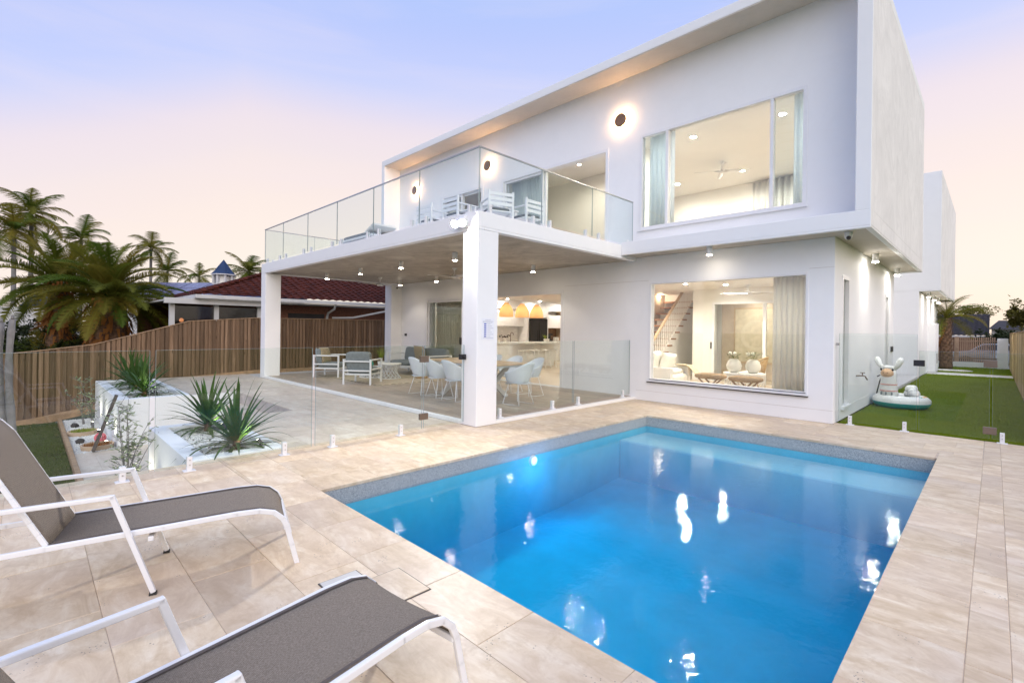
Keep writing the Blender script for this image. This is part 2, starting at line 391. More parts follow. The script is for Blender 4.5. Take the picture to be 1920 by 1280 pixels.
# travertine
def travertine(name, lo, mid, hi, scl):
    t = NT(name); v = t.coord('Object', rand=True); vs_ = t.coord('Object', scale=(1.0, 2.6, 1), rand=True)
    a = t.noise(vs_, 2.6 * scl, 9, 0.68, 0.9); b = t.noise(v, 9 * scl, 8, 0.72, 0.4); g = t.noise(v, 1.1, 3)
    c = t.ramp(a, [(0.32, lo), (0.5, mid), (0.66, hi)])
    c = t.mix(t.ramp(b, [(0.48, (0, 0, 0)), (0.68, (.75, .75, .75))]), c, lo)
    c = t.mix(t.ramp(g, [(0.4, (0, 0, 0)), (0.65, (.4, .4, .4))]), c, (0.56, 0.44, 0.365))
    vo = t.new('ShaderNodeTexVoronoi'); vo.inputs['Scale'].default_value = 60; t.link(v, vo.inputs['Vector'])
    pit = t.math('MULTIPLY', t.math('LESS_THAN', vo.outputs['Distance'], 0.22), t.math('GREATER_THAN', t.noise(v, 5, 3), 0.62))
    c = t.mix(pit, c, (0.30, 0.235, 0.19))
    oi = t.new('ShaderNodeObjectInfo'); h = t.new('ShaderNodeHueSaturation'); t.link(c, h.inputs['Color'])
    t.link(t.math('ADD', t.math('MULTIPLY', oi.outputs['Random'], 0.16), 0.92), h.inputs['Value'])
    t.set(**{'Base Color': h.outputs[0], 'Roughness': t.math('ADD', t.math('MULTIPLY', b, 0.25), 0.33), 'Specular IOR Level': 0.45})
    t.bump(t.math('SUBTRACT', b, pit), 0.12, 0.004); MATS[name] = t.m
travertine('travertine', (0.54, 0.395, 0.245), (0.685, 0.54, 0.37), (0.79, 0.675, 0.515), 1.0)
travertine('travertine_pale', (0.53, 0.44, 0.335), (0.65, 0.56, 0.45), (0.73, 0.66, 0.56), 0.7)

# wood-look patio boards
t = NT('patio_board'); v = t.coord('Object', scale=(0.9, 9, 1), rand=True); f = t.noise(v, 2.2, 9, 0.68, 0.8)
c = t.ramp(f, [(0.28, (0.25, 0.185, 0.13)), (0.5, (0.38, 0.30, 0.225)), (0.72, (0.50, 0.425, 0.335))])
oi = t.new('ShaderNodeObjectInfo'); h = t.new('ShaderNodeHueSaturation'); t.link(c, h.inputs['Color'])
t.link(t.math('ADD', t.math('MULTIPLY', oi.outputs['Random'], 0.30), 0.85), h.inputs['Value'])
t.set(**{'Base Color': h.outputs[0], 'Roughness': 0.42}); t.bump(f, 0.08, 0.004); MATS['patio_board'] = t.m

# timber palings
def paling_mat(name, lo, mid, hi):
    t = NT(name); v = t.coord('Object', scale=(14, 14, 0.75), rand=True); v2 = t.coord('Object', scale=(1, 1, 1), rand=True)
    f = t.noise(v, 1.7, 8, 0.65, 1.2)
    vo = t.new('ShaderNodeTexVoronoi'); vo.inputs['Scale'].default_value = 1.0
    t.link(t.coord('Object', scale=(9, 9, 3.2), rand=True), vo.inputs['Vector'])
    knot = t.ramp(vo.outputs['Distance'], [(0.05, (1, 1, 1)), (0.13, (0, 0, 0))])
    c = t.ramp(f, [(0.25, lo), (0.5, mid), (0.75, hi)])
    c = t.mix(knot, c, tuple(x * 0.35 for x in lo))
    g = t.noise(t.coord('Object', scale=(2, 2, 0.9), rand=True), 1.5, 4)
    c = t.mix(t.math('MULTIPLY', g, 0.5), c, tuple(x * 0.72 for x in mid))
    oi = t.new('ShaderNodeObjectInfo'); h = t.new('ShaderNodeHueSaturation'); t.link(c, h.inputs['Color'])
    t.link(t.math('ADD', t.math('MULTIPLY', oi.outputs['Random'], 0.75), 0.62), h.inputs['Value'])
    t.set(**{'Base Color': h.outputs[0], 'Roughness': 0.85, 'Specular IOR Level': 0.25}); t.bump(f, 0.35, 0.006); MATS[name] = t.m
paling_mat('weathered_paling', (0.075, 0.044, 0.025), (0.20, 0.125, 0.074), (0.33, 0.225, 0.145))
paling_mat('new_paling', (0.36, 0.25, 0.12), (0.52, 0.385, 0.21), (0.64, 0.50, 0.30))

# speckled pool band
t = NT('pool_band'); v = t.coord('Object'); n1 = t.noise(v, 120, 3, 0.7)
t.set(**{'Base Color': t.ramp(n1, [(0.34, (0.19, 0.21, 0.215)), (0.5, (0.38, 0.395, 0.39)), (0.66, (0.54, 0.55, 0.53))]), 'Roughness': 0.35}); MATS['pool_band'] = t.m
plain('pool_shell', (0.10, 0.60, 0.74), 0.8, spec=0.1, vary=0.06, vscale=2.5)
plain('pool_bench', (0.44, 0.66, 0.77), 0.8, spec=0.1, vary=0.05, vscale=2.5)

# panes
def glass(name, tint, r0=0.05, rough=0.0):
    t = NT(name); t.n.remove(t.b)
    tr = t.new('ShaderNodeBsdfTransparent'); tr.inputs[0].default_value = (*tint, 1)
    gl = t.new('ShaderNodeBsdfGlossy'); gl.inputs['Roughness'].default_value = rough
    lw = t.new('ShaderNodeLayerWeight'); lw.inputs[0].default_value = 0.5
    p = t.math('POWER', lw.outputs['Facing'], 5.0)
    fac = t.math('ADD', t.math('MULTIPLY', p, 0.92), r0)
    mx = t.new('ShaderNodeMixShader'); t.link(fac, mx.inputs[0]); t.link(tr.outputs[0], mx.inputs[1]); t.link(gl.outputs[0], mx.inputs[2])
    t.link(mx.outputs[0], t.out.inputs['Surface']); MATS[name] = t.m; return t
glass('fence_glass', (0.955, 0.985, 0.975), 0.035)
glass('window_glass', (0.95, 0.965, 0.955), 0.055)
glass('louvre_glass', (0.90, 0.95, 0.955), 0.07)
glass('clear_blind', (0.42, 0.42, 0.44), 0.07, 0.10)
plain('glass_edge', (0.34, 0.42, 0.42), 0.15, vary=0.02)

# pool water: clear skin with small ripples over an absorbing body
t = NT('pool_water'); t.n.remove(t.b)
tr = t.new('ShaderNodeBsdfTransparent'); tr.inputs[0].default_value = (0.96, 0.985, 1, 1)
gl = t.new('ShaderNodeBsdfGlossy'); gl.inputs['Roughness'].default_value = 0.02
v = t.coord('Object', scale=(1, 1, 1)); h1 = t.noise(v, 18.0, 2.5, 0.55); h2 = t.noise(v, 3.0, 2, 0.5)
bp = t.new('ShaderNodeBump'); bp.inputs['Strength'].default_value = 1.0; bp.inputs['Distance'].default_value = 0.0015
t.link(t.math('ADD', h1, t.math('MULTIPLY', h2, 1.3)), bp.inputs['Height']); t.link(bp.outputs[0], gl.inputs['Normal'])
lw = t.new('ShaderNodeLayerWeight'); lw.inputs[0].default_value = 0.5; t.link(bp.outputs[0], lw.inputs['Normal'])
fac = t.math('ADD', t.math('MULTIPLY', t.math('POWER', lw.outputs['Facing'], 5.0), 0.85), 0.025)
mx = t.new('ShaderNodeMixShader'); t.link(fac, mx.inputs[0]); t.link(tr.outputs[0], mx.inputs[1]); t.link(gl.outputs[0], mx.inputs[2])
t.link(mx.outputs[0], t.out.inputs['Surface'])
va = t.new('ShaderNodeVolumeAbsorption'); va.inputs['Color'].default_value = (0.03, 0.80, 0.90, 1); va.inputs['Density'].default_value = 1.15
t.link(va.outputs[0], t.out.inputs['Volume']); MATS['pool_water'] = t.m

# foliage
def leafmat(name, lo, hi, trans=0.25, rough=0.5, tip=None):
    t = NT(name); v = t.coord('Object', rand=True); f = t.noise(v, 2.5, 3)
    oi = t.new('ShaderNodeObjectInfo')
    c = t.mix(f, lo, hi); c2 = t.mix(t.math('MULTIPLY', oi.outputs['Random'], 0.6), c, tip or hi)
    t.set(**{'Base Color': c2, 'Roughness': rough, 'Specular IOR Level': 0.22})
    tl = t.new('ShaderNodeBsdfTranslucent'); t.link(c2, tl.inputs[0]); mx = t.new('ShaderNodeMixShader'); mx.inputs[0].default_value = trans
    t.link(t.b.outputs[0], mx.inputs[1]); t.link(tl.outputs[0], mx.inputs[2]); t.link(mx.outputs[0], t.out.inputs['Surface'])
    MATS[name] = t.m
leafmat('yucca_leaf', (0.02, 0.058, 0.014), (0.06, 0.12, 0.024), 0.18, 0.5)
leafmat('frond_green', (0.045, 0.105, 0.014), (0.15, 0.20, 0.022), 0.5, 0.6, (0.34, 0.22, 0.035))
leafmat('frond_dry', (0.24, 0.09, 0.025), (0.42, 0.19, 0.055), 0.45, 0.8)
leafmat('olive_leaf', (0.16, 0.21, 0.11), (0.34, 0.39, 0.22), 0.2, 0.5)
leafmat('tree_leaf', (0.10, 0.115, 0.025), (0.24, 0.20, 0.04), 0.5, 0.6)
leafmat('shrub_leaf', (0.02, 0.035, 0.012), (0.05, 0.06, 0.02), 0.25, 0.7)
leafmat('grass_blade', (0.14, 0.23, 0.012), (0.30, 0.37, 0.025), 0.4, 0.8)
leafmat('painted_shade_grass', (0.035, 0.062, 0.010), (0.085, 0.12, 0.016), 0.3, 0.8)  # lawn grass again, with the shade on the lower lawn painted into its green
leafmat('pot_grass', (0.16, 0.22, 0.03), (0.30, 0.33, 0.06), 0.3, 0.6)
plain('turf_base', (0.13, 0.18, 0.015), 0.95, spec=0.05, vary=0.3, vscale=3, bscale=90, bstr=0.5)
plain('painted_shade_turf', (0.045, 0.065, 0.01), 0.95, spec=0.05, vary=0.3, vscale=3)  # turf under it, darkened in colour for the same shade
plain('ground', (0.10, 0.11, 0.06), 0.95, vary=0.3, vscale=0.2)

WARM = (1.0, 0.78, 0.55); NEUT = (1.0, 0.90, 0.77); SOFT = (1.0, 0.94, 0.85)
emit('lens_warm', (1.0, 0.86, 0.66), 120.0)
emit('lens_bright', (1.0, 0.955, 0.88), 560.0)
emit('lens_flood', (1.0, 0.97, 0.92), 900.0)
emit('bulb', (1.0, 0.75, 0.45), 40.0)
emit('sconce_ring', (1.0, 0.58, 0.28), 195.0)
emit('pool_lens', (0.25, 0.45, 1.0), 5.0)
emit('lens_spike', (1.0, 0.92, 0.75), 30.0)
emit('far_lamp', (1.0, 0.35, 0.10), 4.0)
emit('fairy', (0.6, 0.65, 1.0), 8.0)
# woven pendant shade lets lamplight glow through
t = NT('woven_shade'); v = t.coord('Object'); w1 = t.new('ShaderNodeTexWave', bands_direction='Z'); w1.inputs['Scale'].default_value = 28; t.link(v, w1.inputs[0])
c = t.mix(w1.outputs['Fac'], (0.46, 0.27, 0.13), (0.72, 0.50, 0.30)); t.set(**{'Base Color': c, 'Roughness': 0.8})
tl = t.new('ShaderNodeBsdfTranslucent'); t.link(c, tl.inputs[0]); mx = t.new('ShaderNodeMixShader'); mx.inputs[0].default_value = 0.6
t.link(t.b.outputs[0], mx.inputs[1]); t.link(tl.outputs[0], mx.inputs[2]); t.link(mx.outputs[0], t.out.inputs['Surface']); MATS['woven_shade'] = t.m
# ------------------------------------------------------------------ ground sheet, far land
struct(MB().add([(-900, -900, -1.25), (900, -900, -1.25), (900, 900, -1.25), (-900, 900, -1.25)], [(0, 1, 2, 3)]).build('ground', 'ground'))

# ------------------------------------------------------------------ the house
house = thing('modern_house', 'large white rendered two-storey house with balcony on square columns beside the pool', 'house')
def holed(axis, c0, c1, u0, u1, z0, z1, holes=()):
    """solid wall between planes c0,c1 (axis 'y' or 'x'), spanning u,z, with rectangular openings"""
    us = sorted({u0, u1, *[h[0] for h in holes], *[h[1] for h in holes]}); zs = sorted({z0, z1, *[h[2] for h in holes], *[h[3] for h in holes]})
    nu, nz = len(us) - 1, len(zs) - 1
    S = [[not any(h[0] <= (us[i] + us[i + 1]) / 2 <= h[1] and h[2] <= (zs[j] + zs[j + 1]) / 2 <= h[3] for h in holes) for j in range(nz)] for i in range(nu)]
    m = MB(); P = (lambda u, c, z: (u, c, z)) if axis == 'y' else (lambda u, c, z: (c, u, z))
    def quad(*p): m.add([P(*q) for q in p], [(0, 1, 2, 3)])
    for i in range(nu):
        for j in range(nz):
            if not S[i][j]: continue
            a, b, c, d = us[i], us[i + 1], zs[j], zs[j + 1]
            for cc in (c0, c1): quad((a, cc, c), (b, cc, c), (b, cc, d), (a, cc, d))
            if i == 0 or not S[i - 1][j]: quad((a, c0, c), (a, c1, c), (a, c1, d), (a, c0, d))
            if i == nu - 1 or not S[i + 1][j]: quad((b, c0, c), (b, c1, c), (b, c1, d), (b, c0, d))
            if j == 0 or not S[i][j - 1]: quad((a, c0, c), (b, c0, c), (b, c1, c), (a, c1, c))
            if j == nz - 1 or not S[i][j + 1]: quad((a, c0, d), (b, c0, d), (b, c1, d), (a, c1, d))
    return m
def weld(m, name, mat, parent=house, bevel=0, smooth=False):
    me = m.mesh(name, mat, smooth); bm = bmesh.new(); bm.from_mesh(me); bmesh.ops.remove_doubles(bm, verts=bm.verts, dist=1e-5)
    bmesh.ops.recalc_face_normals(bm, faces=bm.faces); bm.to_mesh(me); bm.free()
    return link(name, me, parent, bevel)
def raw_sides(o, extra='raw_render'):
    o.data.materials.append(MATS[extra])
    for p in o.data.polygons:
        if p.normal.x > 0.5: p.material_index = 1
    return o
YF = 4.60
DOOR = (-7.90, -2.06, 0.06, 2.46); LWIN = (0.33, 3.30, 0.46, 2.525)
UWIN = (0.06, 3.25, 3.70, 5.75); UDOOR = (-4.30, -0.78, 3.35, 5.68); UDOOR2 = (-7.15, -5.12, 3.35, 5.70)
weld(holed('y', YF, YF + .2, -9.40, 3.69, 0.0, 3.101, [DOOR, LWIN]), 'front_wall', 'white_render', bevel=.006)
weld(holed('x', 3.49, 3.69, YF + .2, 11.2, 0.0, 3.10, [(5.2, 5.75, 0.2, 2.5), (9.84, 10.36, .2, 2.45)]), 'side_wall', 'white_render')
weld(holed('y', YF, YF + .2, -9.63, 4.06, 3.30, 7.16, [UWIN, UDOOR, UDOOR2]), 'upper_wall', 'white_render', bevel=.006)
MB().box(-9.82, 4.26, 3.98, 11.22, 7.163, 7.35).build('roof', 'white_render', house, bevel=.012)
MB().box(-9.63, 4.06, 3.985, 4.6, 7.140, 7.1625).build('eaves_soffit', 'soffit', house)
MB().box(-9.82, -9.63, 3.98, 11.2, 3.02, 7.163).build('fin_wall', 'white_render', house, bevel=.01)
MB().box(-9.82, -9.40, 4.18, YF + .2, 0, 3.02).build('pier', 'white_render', house, bevel=.012)
MB().box(-9.82, -9.62, YF + .2, 14.2, 0, 3.02).build('end_wall', 'white_render', house)
raw_sides(MB().box(4.06, 4.26, 3.98, 11.22, 3.35, 7.163).build('upper_side_wall', 'white_render', house, bevel=.01))
raw_sides(MB().box(0.0, 4.262, 3.978, 11.222, 3.115, 3.352).box(0.0, 4.262, 3.978, 4.06, 3.08, 3.115).box(4.18, 4.262, 4.06, 11.222, 3.08, 3.115).box(0, 4.18, 11.14, 11.222, 3.08, 3.115).build('storey_band', 'white_render', house, bevel=.008))
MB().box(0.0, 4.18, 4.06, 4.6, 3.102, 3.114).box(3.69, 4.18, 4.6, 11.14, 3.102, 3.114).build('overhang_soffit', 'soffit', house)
# balcony
MB().box(-9.63, 0.0, 0.0, 3.978, 3.062, 3.30).box(-9.63, -.001, 3.978, 4.6, 3.062, 3.299).box(-9.63, 0, 0, .13, 3.02, 3.062).box(-.13, 0, .13, 4.6, 3.02, 3.062).box(-9.63, -9.5, .13, 4.18, 3.02, 3.062).build('balcony_slab', 'white_render', house, bevel=.008)
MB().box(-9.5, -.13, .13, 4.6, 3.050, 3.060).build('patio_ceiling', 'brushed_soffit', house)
for x0 in (-0.362, -9.632): MB().box(x0, x0 + .362, 0.002, .43, 0, 3.019).build('column', 'white_render', house, bevel=.012)
# patio slab edge, white
MB().box(-9.27, -.362, 0, .10, 0, .058).box(-.10, -0.001, .43, 4.6, 0, .058).build('patio_kerb', 'white_paint', house, bevel=.006)
# back of the house and second block
MB().box(-9.62, -2.8, 14.0, 14.2, 0, 3.0).box(-2.8, 3.488, 11.0, 11.198, 0, 3.1).box(-2.8, -2.6, 11.2, 14.2, 0, 3.0).build('rear_wall', 'white_render', house)
MB().box(-9.63, 4.06, 11.0, 11.2, 3.352, 7.163).build('upper_rear_wall', 'white_render', house)
MB().box(-9.62, -2.6, 11.2, 14.2, 3.0, 3.2).build('rear_roof', 'white_render', house)
MB().box(-3, 3.69, 17.15, 25.0, 0, 3.0).build('second_block_wall', 'white_render', house, bevel=.01)
raw_sides(MB().box(-3, 4.26, 17.15, 25.3, 3.04, 7.1).box(-3, 4.26, 17.15, 17.25, 3.0, 3.04).box(4.16, 4.26, 17.25, 25.3, 3.0, 3.04).build('second_block_upper', 'white_render', house, bevel=.01))
MB().box(3.69, 4.16, 17.25, 25.2, 3.02, 3.036).build('second_block_soffit', 'soffit', house)
MB().box(-3, 2.4, 11.22, 17.15, 0, 7.0).build('link_wall', 'white_render', house)
MB().box(3.69, 3.92, 20.6, 22.0, 0, 1.95).build('meter_pier', 'white_render', house, bevel=.01)
MB().box(3.925, 3.95, 20.9, 21.4, .35, .75).build('meter_box', 'old_white', house)
MB().box(2.8, 3.72, 11.6, 17.1, -.1, .06).build('side_slab', 'path_concrete', house, bevel=.01)
# wall joints: shallow shadow lines in the render
for (x0, x1, z) in ((-2.0, .3, 2.58), (3.32, 3.69, 2.60), (0.02, 3.69, .21)):
    MB().box(x0, x1, YF - .003, YF + .001, z, z + .006).build('render_joint', 'path_concrete', house)
MB().box(3.69, 3.693, 4.62, 11.2, .20, .207).build('render_joint', 'white_paint', house)
# interior shell
MB().box(-9.62, 3.49, YF + .2, 14.0, 0, .055).build('indoor_floor', 'indoor_floor', house)
MB().box(-9.6, 3.489, YF + .201, 10.999, 2.75, 2.85).box(-9.6, -2.801, 10.999, 13.99, 2.75, 2.85).build('ceiling', 'white_paint', house)
MB().box(-9.62, 4.06, YF + .2, 11.0, 3.30, 3.38).build('upper_floor', 'indoor_floor', house)
MB().box(-9.62, 4.06, YF + .2, 11.0, 6.06, 6.16).build('upper_ceiling', 'white_paint', house)
weld(holed('y', 9.4, 9.5, -.9, 3.49, .055, 2.75, [(-.30, 2.6, .06, 2.36)]), 'living_back_wall', 'cream_wall')
MB().box(-2.75, -2.65, 6.9, 13.99, .055, 2.75).build('stair_wall', 'limewash', house)
MB().box(-2.64, -.9, 12.4, 12.5, .055, 2.75).box(-.9, -.8, 9.5, 11.0, .055, 2.75).build('hall_wall', 'cream_wall', house)
MB().box(-.75, -.65, YF + .2, 7.05, 3.38, 6.06).box(-6.0, -.75, 7.0, 7.1, 3.38, 6.06).box(-9.6, -3.6, 10.6, 10.7, 3.38, 6.06).box(-3.6, 4.05, 10.75, 10.85, 3.38, 6.06).build('bedroom_wall', 'cream_wall', house)
MB().box(-5.1, -5.0, YF + .2, 7.0, 3.38, 6.06).box(-3.7, -3.6, 7.1, 10.8, 3.38, 6.06).build('landing_wall', 'cream_wall', house)
MB().box(4.04, 4.058, YF + .2, 10.75, 3.38, 6.06).build('bedroom_side_lining', 'cream_wall', house)

# windows and doors in the facade ------------------------------------------------
def window(x0, x1, z0, z1, y, mull=(), fw=.05, name='window', panes=None, sill=True, mat='window_glass', outer=.014):
    m = MB(); e = .006
    ya, yb = y - .012, y + .12
    m.box(x0 - outer, x0 + fw, ya, yb, z0 - e, z1 + outer); m.box(x1 - fw, x1 + outer, ya, yb, z0 - e, z1 + outer)
    m.box(x0 + fw, x1 - fw, ya, yb, z1 - fw, z1 + outer); m.box(x0 + fw, x1 - fw, ya, yb, z0 - e, z0 + fw)
    for a in mull: m.box(a - fw * .55, a + fw * .55, ya + .004, yb - .004, z0 + fw, z1 - fw)
    if sill: m.box(x0 - outer - .02, x1 + outer + .02, y - .05, y - .0125, z0 - .035, z0 - .010)
    w = m.build(name, 'white_metal', house, bevel=.004)
    xs = [x0 + fw] + sorted(mull) + [x1 - fw]
    for i in range(len(xs) - 1):
        if panes is not None and i not in panes: continue
        a = xs[i] + (fw * .55 if i else 0); b = xs[i + 1] - (fw * .55 if i < len(xs) - 2 else 0)
        MB().box(a, b, y + .05, y + .058, z0 + fw, z1 - fw).build('pane', mat, w)
    return w
w_ = window(*LWIN, YF, fw=.03)
MB().box(LWIN[0] + .01, LWIN[1] - .01, YF - .014, YF - .0121, LWIN[2] + .004, LWIN[2] + .016).build('drain_slot', 'black_metal', w_)
MB().box(LWIN[0] - .03, LWIN[1] + .03, YF - .046, YF - .001, LWIN[2] - .055, LWIN[2] - .038).build('sub_sill_shadow_gap', 'black_metal', w_)
uw = window(*UWIN, YF, mull=(0.68, 2.70), panes=(1,))
for a, b in ((0.115, .652), (2.728, 3.20)):                     # louvre blades in the side lights
    n = 12
    for k in range(n):
        z = UWIN[2] + .06 + (k + .5) * (UWIN[3] - UWIN[2] - .12) / n
        MB().bar(((a + b) / 2, YF + .055, z - .082), ((a + b) / 2, YF + .062, z + .080), b - a, .005, up=(0, 1, 0)).build('louvre_blade', 'louvre_glass', uw)
MB().box(0.07, 3.24, YF + .06, YF + .12, UWIN[2] - .004, UWIN[2] + .02).build('inner_sill', 'white_paint', uw)
def curtain(x0, x1, z0, z1, y, mat, parent=house, amp=.035, per=.11, axis='x', name='curtain'):
    n = int((x1 - x0) / per * 8); rows = []
    for z in (z0, (z0 + z1) / 2, z1):
        r = []
        for i in range(n + 1):
            u = x0 + (x1 - x0) * i / n; w = y + amp * math.sin(2 * math.pi * (u - x0) / per) * (1 + .35 * math.sin(u * 7.3)) + (.01 * math.sin(u * 23) if z < z1 else 0)
            r.append((u, w, z) if axis == 'x' else (w, u, z))
        rows.append(r)
    m = MB().grid(rows); o = m.build(name, mat, parent, smooth=True)
    s = o.modifiers.new('s', 'SOLIDIFY'); s.thickness = .004
    return o
curtain(.12, .70, 3.45, 5.95, YF + .30, 'blue_sheer'); curtain(2.98, 3.45, 3.45, 5.95, YF + .30, 'blue_sheer')
curtain(.35, 3.3, 3.45, 6.0, 10.6, 'sheer', per=.16, amp=.05)
curtain(2.66, 3.46, .10, 2.72, YF + .34, 'sheer', per=.09)
# ground floor sliding doors: outer frame, stacked panels at one end, open at the other
sd = MB()
x0, x1, z0, z1 = DOOR
sd.box(x0 - .03, x0 + .06, YF - .012, YF + .21, z0, z1 + .03).box(x1 - .06, x1 + .03, YF - .012, YF + .21, z0, z1 + .03).box(x0 + .06, x1 - .06, YF - .012, YF + .21, z1 - .06, z1 + .03)
for k in range(3): sd.box(x0 + .06, x1 - .06, YF + .03 + k * .055, YF + .045 + k * .055, z0, z0 + .012)
sd = sd.build('sliding_door', 'white_metal', house, bevel=.004)
for k in range(3):
    xa = x0 + .09 + k * .05; xb = xa + 1.80 + k * .04; y = YF + .025 + k * .055
    MB().box(xa, xa + .06, y, y + .042, z0 + .013, z1 - .062).box(xb - .06, xb, y, y + .042, z0 + .013, z1 - .062).box(xa + .06, xb - .06, y, y + .042, z1 - .122, z1 - .062).box(xa + .06, xb - .06, y, y + .042, z0 + .013, z0 + .10).build('door_leaf', 'white_metal', sd, bevel=.003)
    MB().box(xa + .06, xb - .06, y + .016, y + .024, z0 + .10, z1 - .122).build('pane', 'window_glass', sd)
MB().box(-6.085, -6.045, YF - .03, YF + .02, 1.0, 1.22).build('handle', 'black_metal', sd, bevel=.005)
curtain(-7.8, -6.1, .08, 2.6, YF + .36, 'sheer', per=.10)
curtain(-9.3, -8.0, .08, 2.6, YF + .36, 'sheer', per=.10)
# upper doors
def upper_door(d, leaf_to, shut=False):
    x0, x1, z0, z1 = d; m = MB()
    m.box(x0 - .02, x0 + .06, YF - .012, YF + .19, z0, z1 + .02).box(x1 - .06, x1 + .02, YF - .012, YF + .19, z0, z1 + .02).box(x0 + .06, x1 - .06, YF - .012, YF + .19, z1 - .06, z1 + .02)
    o = m.build('balcony_door', 'white_metal', house, bevel=.004)
    leaves = [(x0 + .07, leaf_to, YF + .03), (x0 + .11, leaf_to + .06, YF + .10)] if not shut else [(x0 + .07, (x0 + x1) / 2 + .03, YF + .03), ((x0 + x1) / 2 - .03, x1 - .07, YF + .10)]
    for xa, xb, y in leaves:
        MB().box(xa, xa + .06, y, y + .045, z0, z1 - .062).box(xb - .06, xb, y, y + .045, z0, z1 - .062).box(xa + .06, xb - .06, y, y + .045, z1 - .12, z1 - .062).box(xa + .06, xb - .06, y, y + .045, z0, z0 + .09).build('door_leaf', 'white_metal', o, bevel=.003)
        MB().box(xa + .06, xb - .06, y + .018, y + .026, z0 + .09, z1 - .12).build('pane', 'window_glass', o)
    MB().box(leaf_to - .045, leaf_to - .015, YF, YF + .028, 4.35, 4.6).build('handle', 'white_metal', o)
    return o
upper_door(UDOOR, -2.80); upper_door(UDOOR2, -6.1, True)
curtain(-4.2, -2.85, 3.40, 5.9, YF + .30, 'blue_sheer', per=.10)
curtain(-7.1, -6.3, 3.40, 5.9, YF + .30, 'sheer', per=.10)
# side windows
for (a, b, c, d) in ((5.2, 5.75, .2, 2.5), (9.84, 10.36, .2, 2.45)):
    w = MB().box(3.60, 3.70, a - .02, a + .05, c, d + .02).box(3.60, 3.70, b - .05, b + .02, c, d + .02).box(3.60, 3.70, a + .05, b - .05, d - .05, d + .02).box(3.60, 3.74, a - .03, b + .03, c - .03, c + .03).build('side_window', 'white_metal', house, bevel=.004)
    MB().box(3.63, 3.637, a + .05, b - .05, c + .03, d - .05).build('pane', 'window_glass', w)
    curtain(a, b, c, d, 3.40, 'blue_sheer', axis='y', per=.09)
# glazed inner door at the back of the living room
w = MB().box(-.30, -.24, 9.36, 9.46, .06, 2.36).box(2.54, 2.6, 9.36, 9.46, .06, 2.36).box(-.24, 2.54, 9.36, 9.46, 2.30, 2.36).box(1.08, 1.16, 9.37, 9.45, .06, 2.30).build('inner_door', 'white_metal', house)
MB().box(-.24, 1.08, 9.40, 9.408, .07, 2.30).build('pane', 'window_glass', w); MB().box(1.16, 2.54, 9.42, 9.428, .07, 2.30).build('pane', 'window_glass', w)
MB().box(-.34, -.31, 9.34, 9.40, 1.0, 1.2).build('handle', 'black_metal', w)
MB().box(-.6, 2.4, 10.85, 10.95, .06, 2.72).build('corridor_wall', 'limewash', house)

# lights fixed to the house -------------------------------------------------------
def downlight(x, y, z, h=.16, r=.055, e=14, spot=95, lens='lens_warm', color=NEUT, blend=.5):
    if h: d = MB().cyl(x, y, z - h, z, r, 20).build('downlight', 'white_metal', house, smooth=40)
    else: d = MB().lathe([(r * 1.0, -.006), (r * 1.35, -.008), (r * 1.4, 0)], 20, (x, y, z)).build('downlight', 'white_metal', house, smooth=40)
    zz = z - h - .003
    MB().lathe([(r * .88, 0), (r * .86, -.006), (0.0005, -.008)], 18, (x, y, zz)).build('lens', lens, d)
    lamp('SPOT', 'downlight_lamp', (x, y, zz - .02), e, color, d, .04, spot, blend, aim=(x, y, zz - 1))
    return d
for x in (-8.2, -6.2, -4.26, -2.25): downlight(x, 1.33, 3.05, e=42, spot=120)
for x in (-8.25, -6.25, -2.35): downlight(x, 3.8, 3.05, e=30, spot=120)
downlight(1.76, 4.22, 3.102, e=1.5, spot=120)
for y in (7.15, 10.2): downlight(3.87, y, 3.102, e=34, spot=80, lens='lens_bright', color=SOFT)
for y in (18.4, 20.6, 22.6): downlight(3.86, y, 3.02, e=34, spot=80, lens='lens_bright', color=SOFT)
# kitchen, living, bedroom: recessed downlights
for p in ((-8.7, 7.2), (-8.7, 9.2), (-8.7, 11.2), (-8.7, 12.9), (-5.6, 6.4), (-5.6, 9.0), (-5.6, 11.6), (-4.0, 7.4)): downlight(*p, 2.75, 0, .05, e=42, spot=165, lens='lens_bright', color=NEUT)
for p in ((.53, 8.2), (2.4, 8.2), (.5, 6.1), (2.5, 6.1), (-1.7, 7.4), (-.2, 7.4)): downlight(*p, 2.75, 0, .05, e=115, spot=165, lens='lens_bright', color=NEUT)
for p in ((.52, 6.18), (2.39, 6.27), (.50, 9.39), (-1.43, 9.39), (2.4, 9.4)): downlight(*p, 6.06, 0, .065, e=165, spot=170, lens='lens_bright', color=SOFT)
for p in ((-2.6, 5.9), (-6.2, 6.2), (-1.6, 5.6)): downlight(*p, 6.06, 0, .05, e=80, spot=165, lens='lens_warm', color=NEUT)
downlight(.6, 10.2, 2.73, 0, .05, e=50, spot=150, lens='lens_bright', color=NEUT)
# disc sconces that wash the wall
for x in (-.41, -4.85, -8.56):
    s = MB().tube([(x, YF - .085, 6.21), (x, YF - .060, 6.21)], .15, 28).build('wall_lamp', 'brown_timber', house, smooth=40)
    MB().tube([(x, YF - .0595, 6.21), (x, YF - .004, 6.21)], .118, 28).build('glow_ring', 'sconce_ring', s, smooth=40)
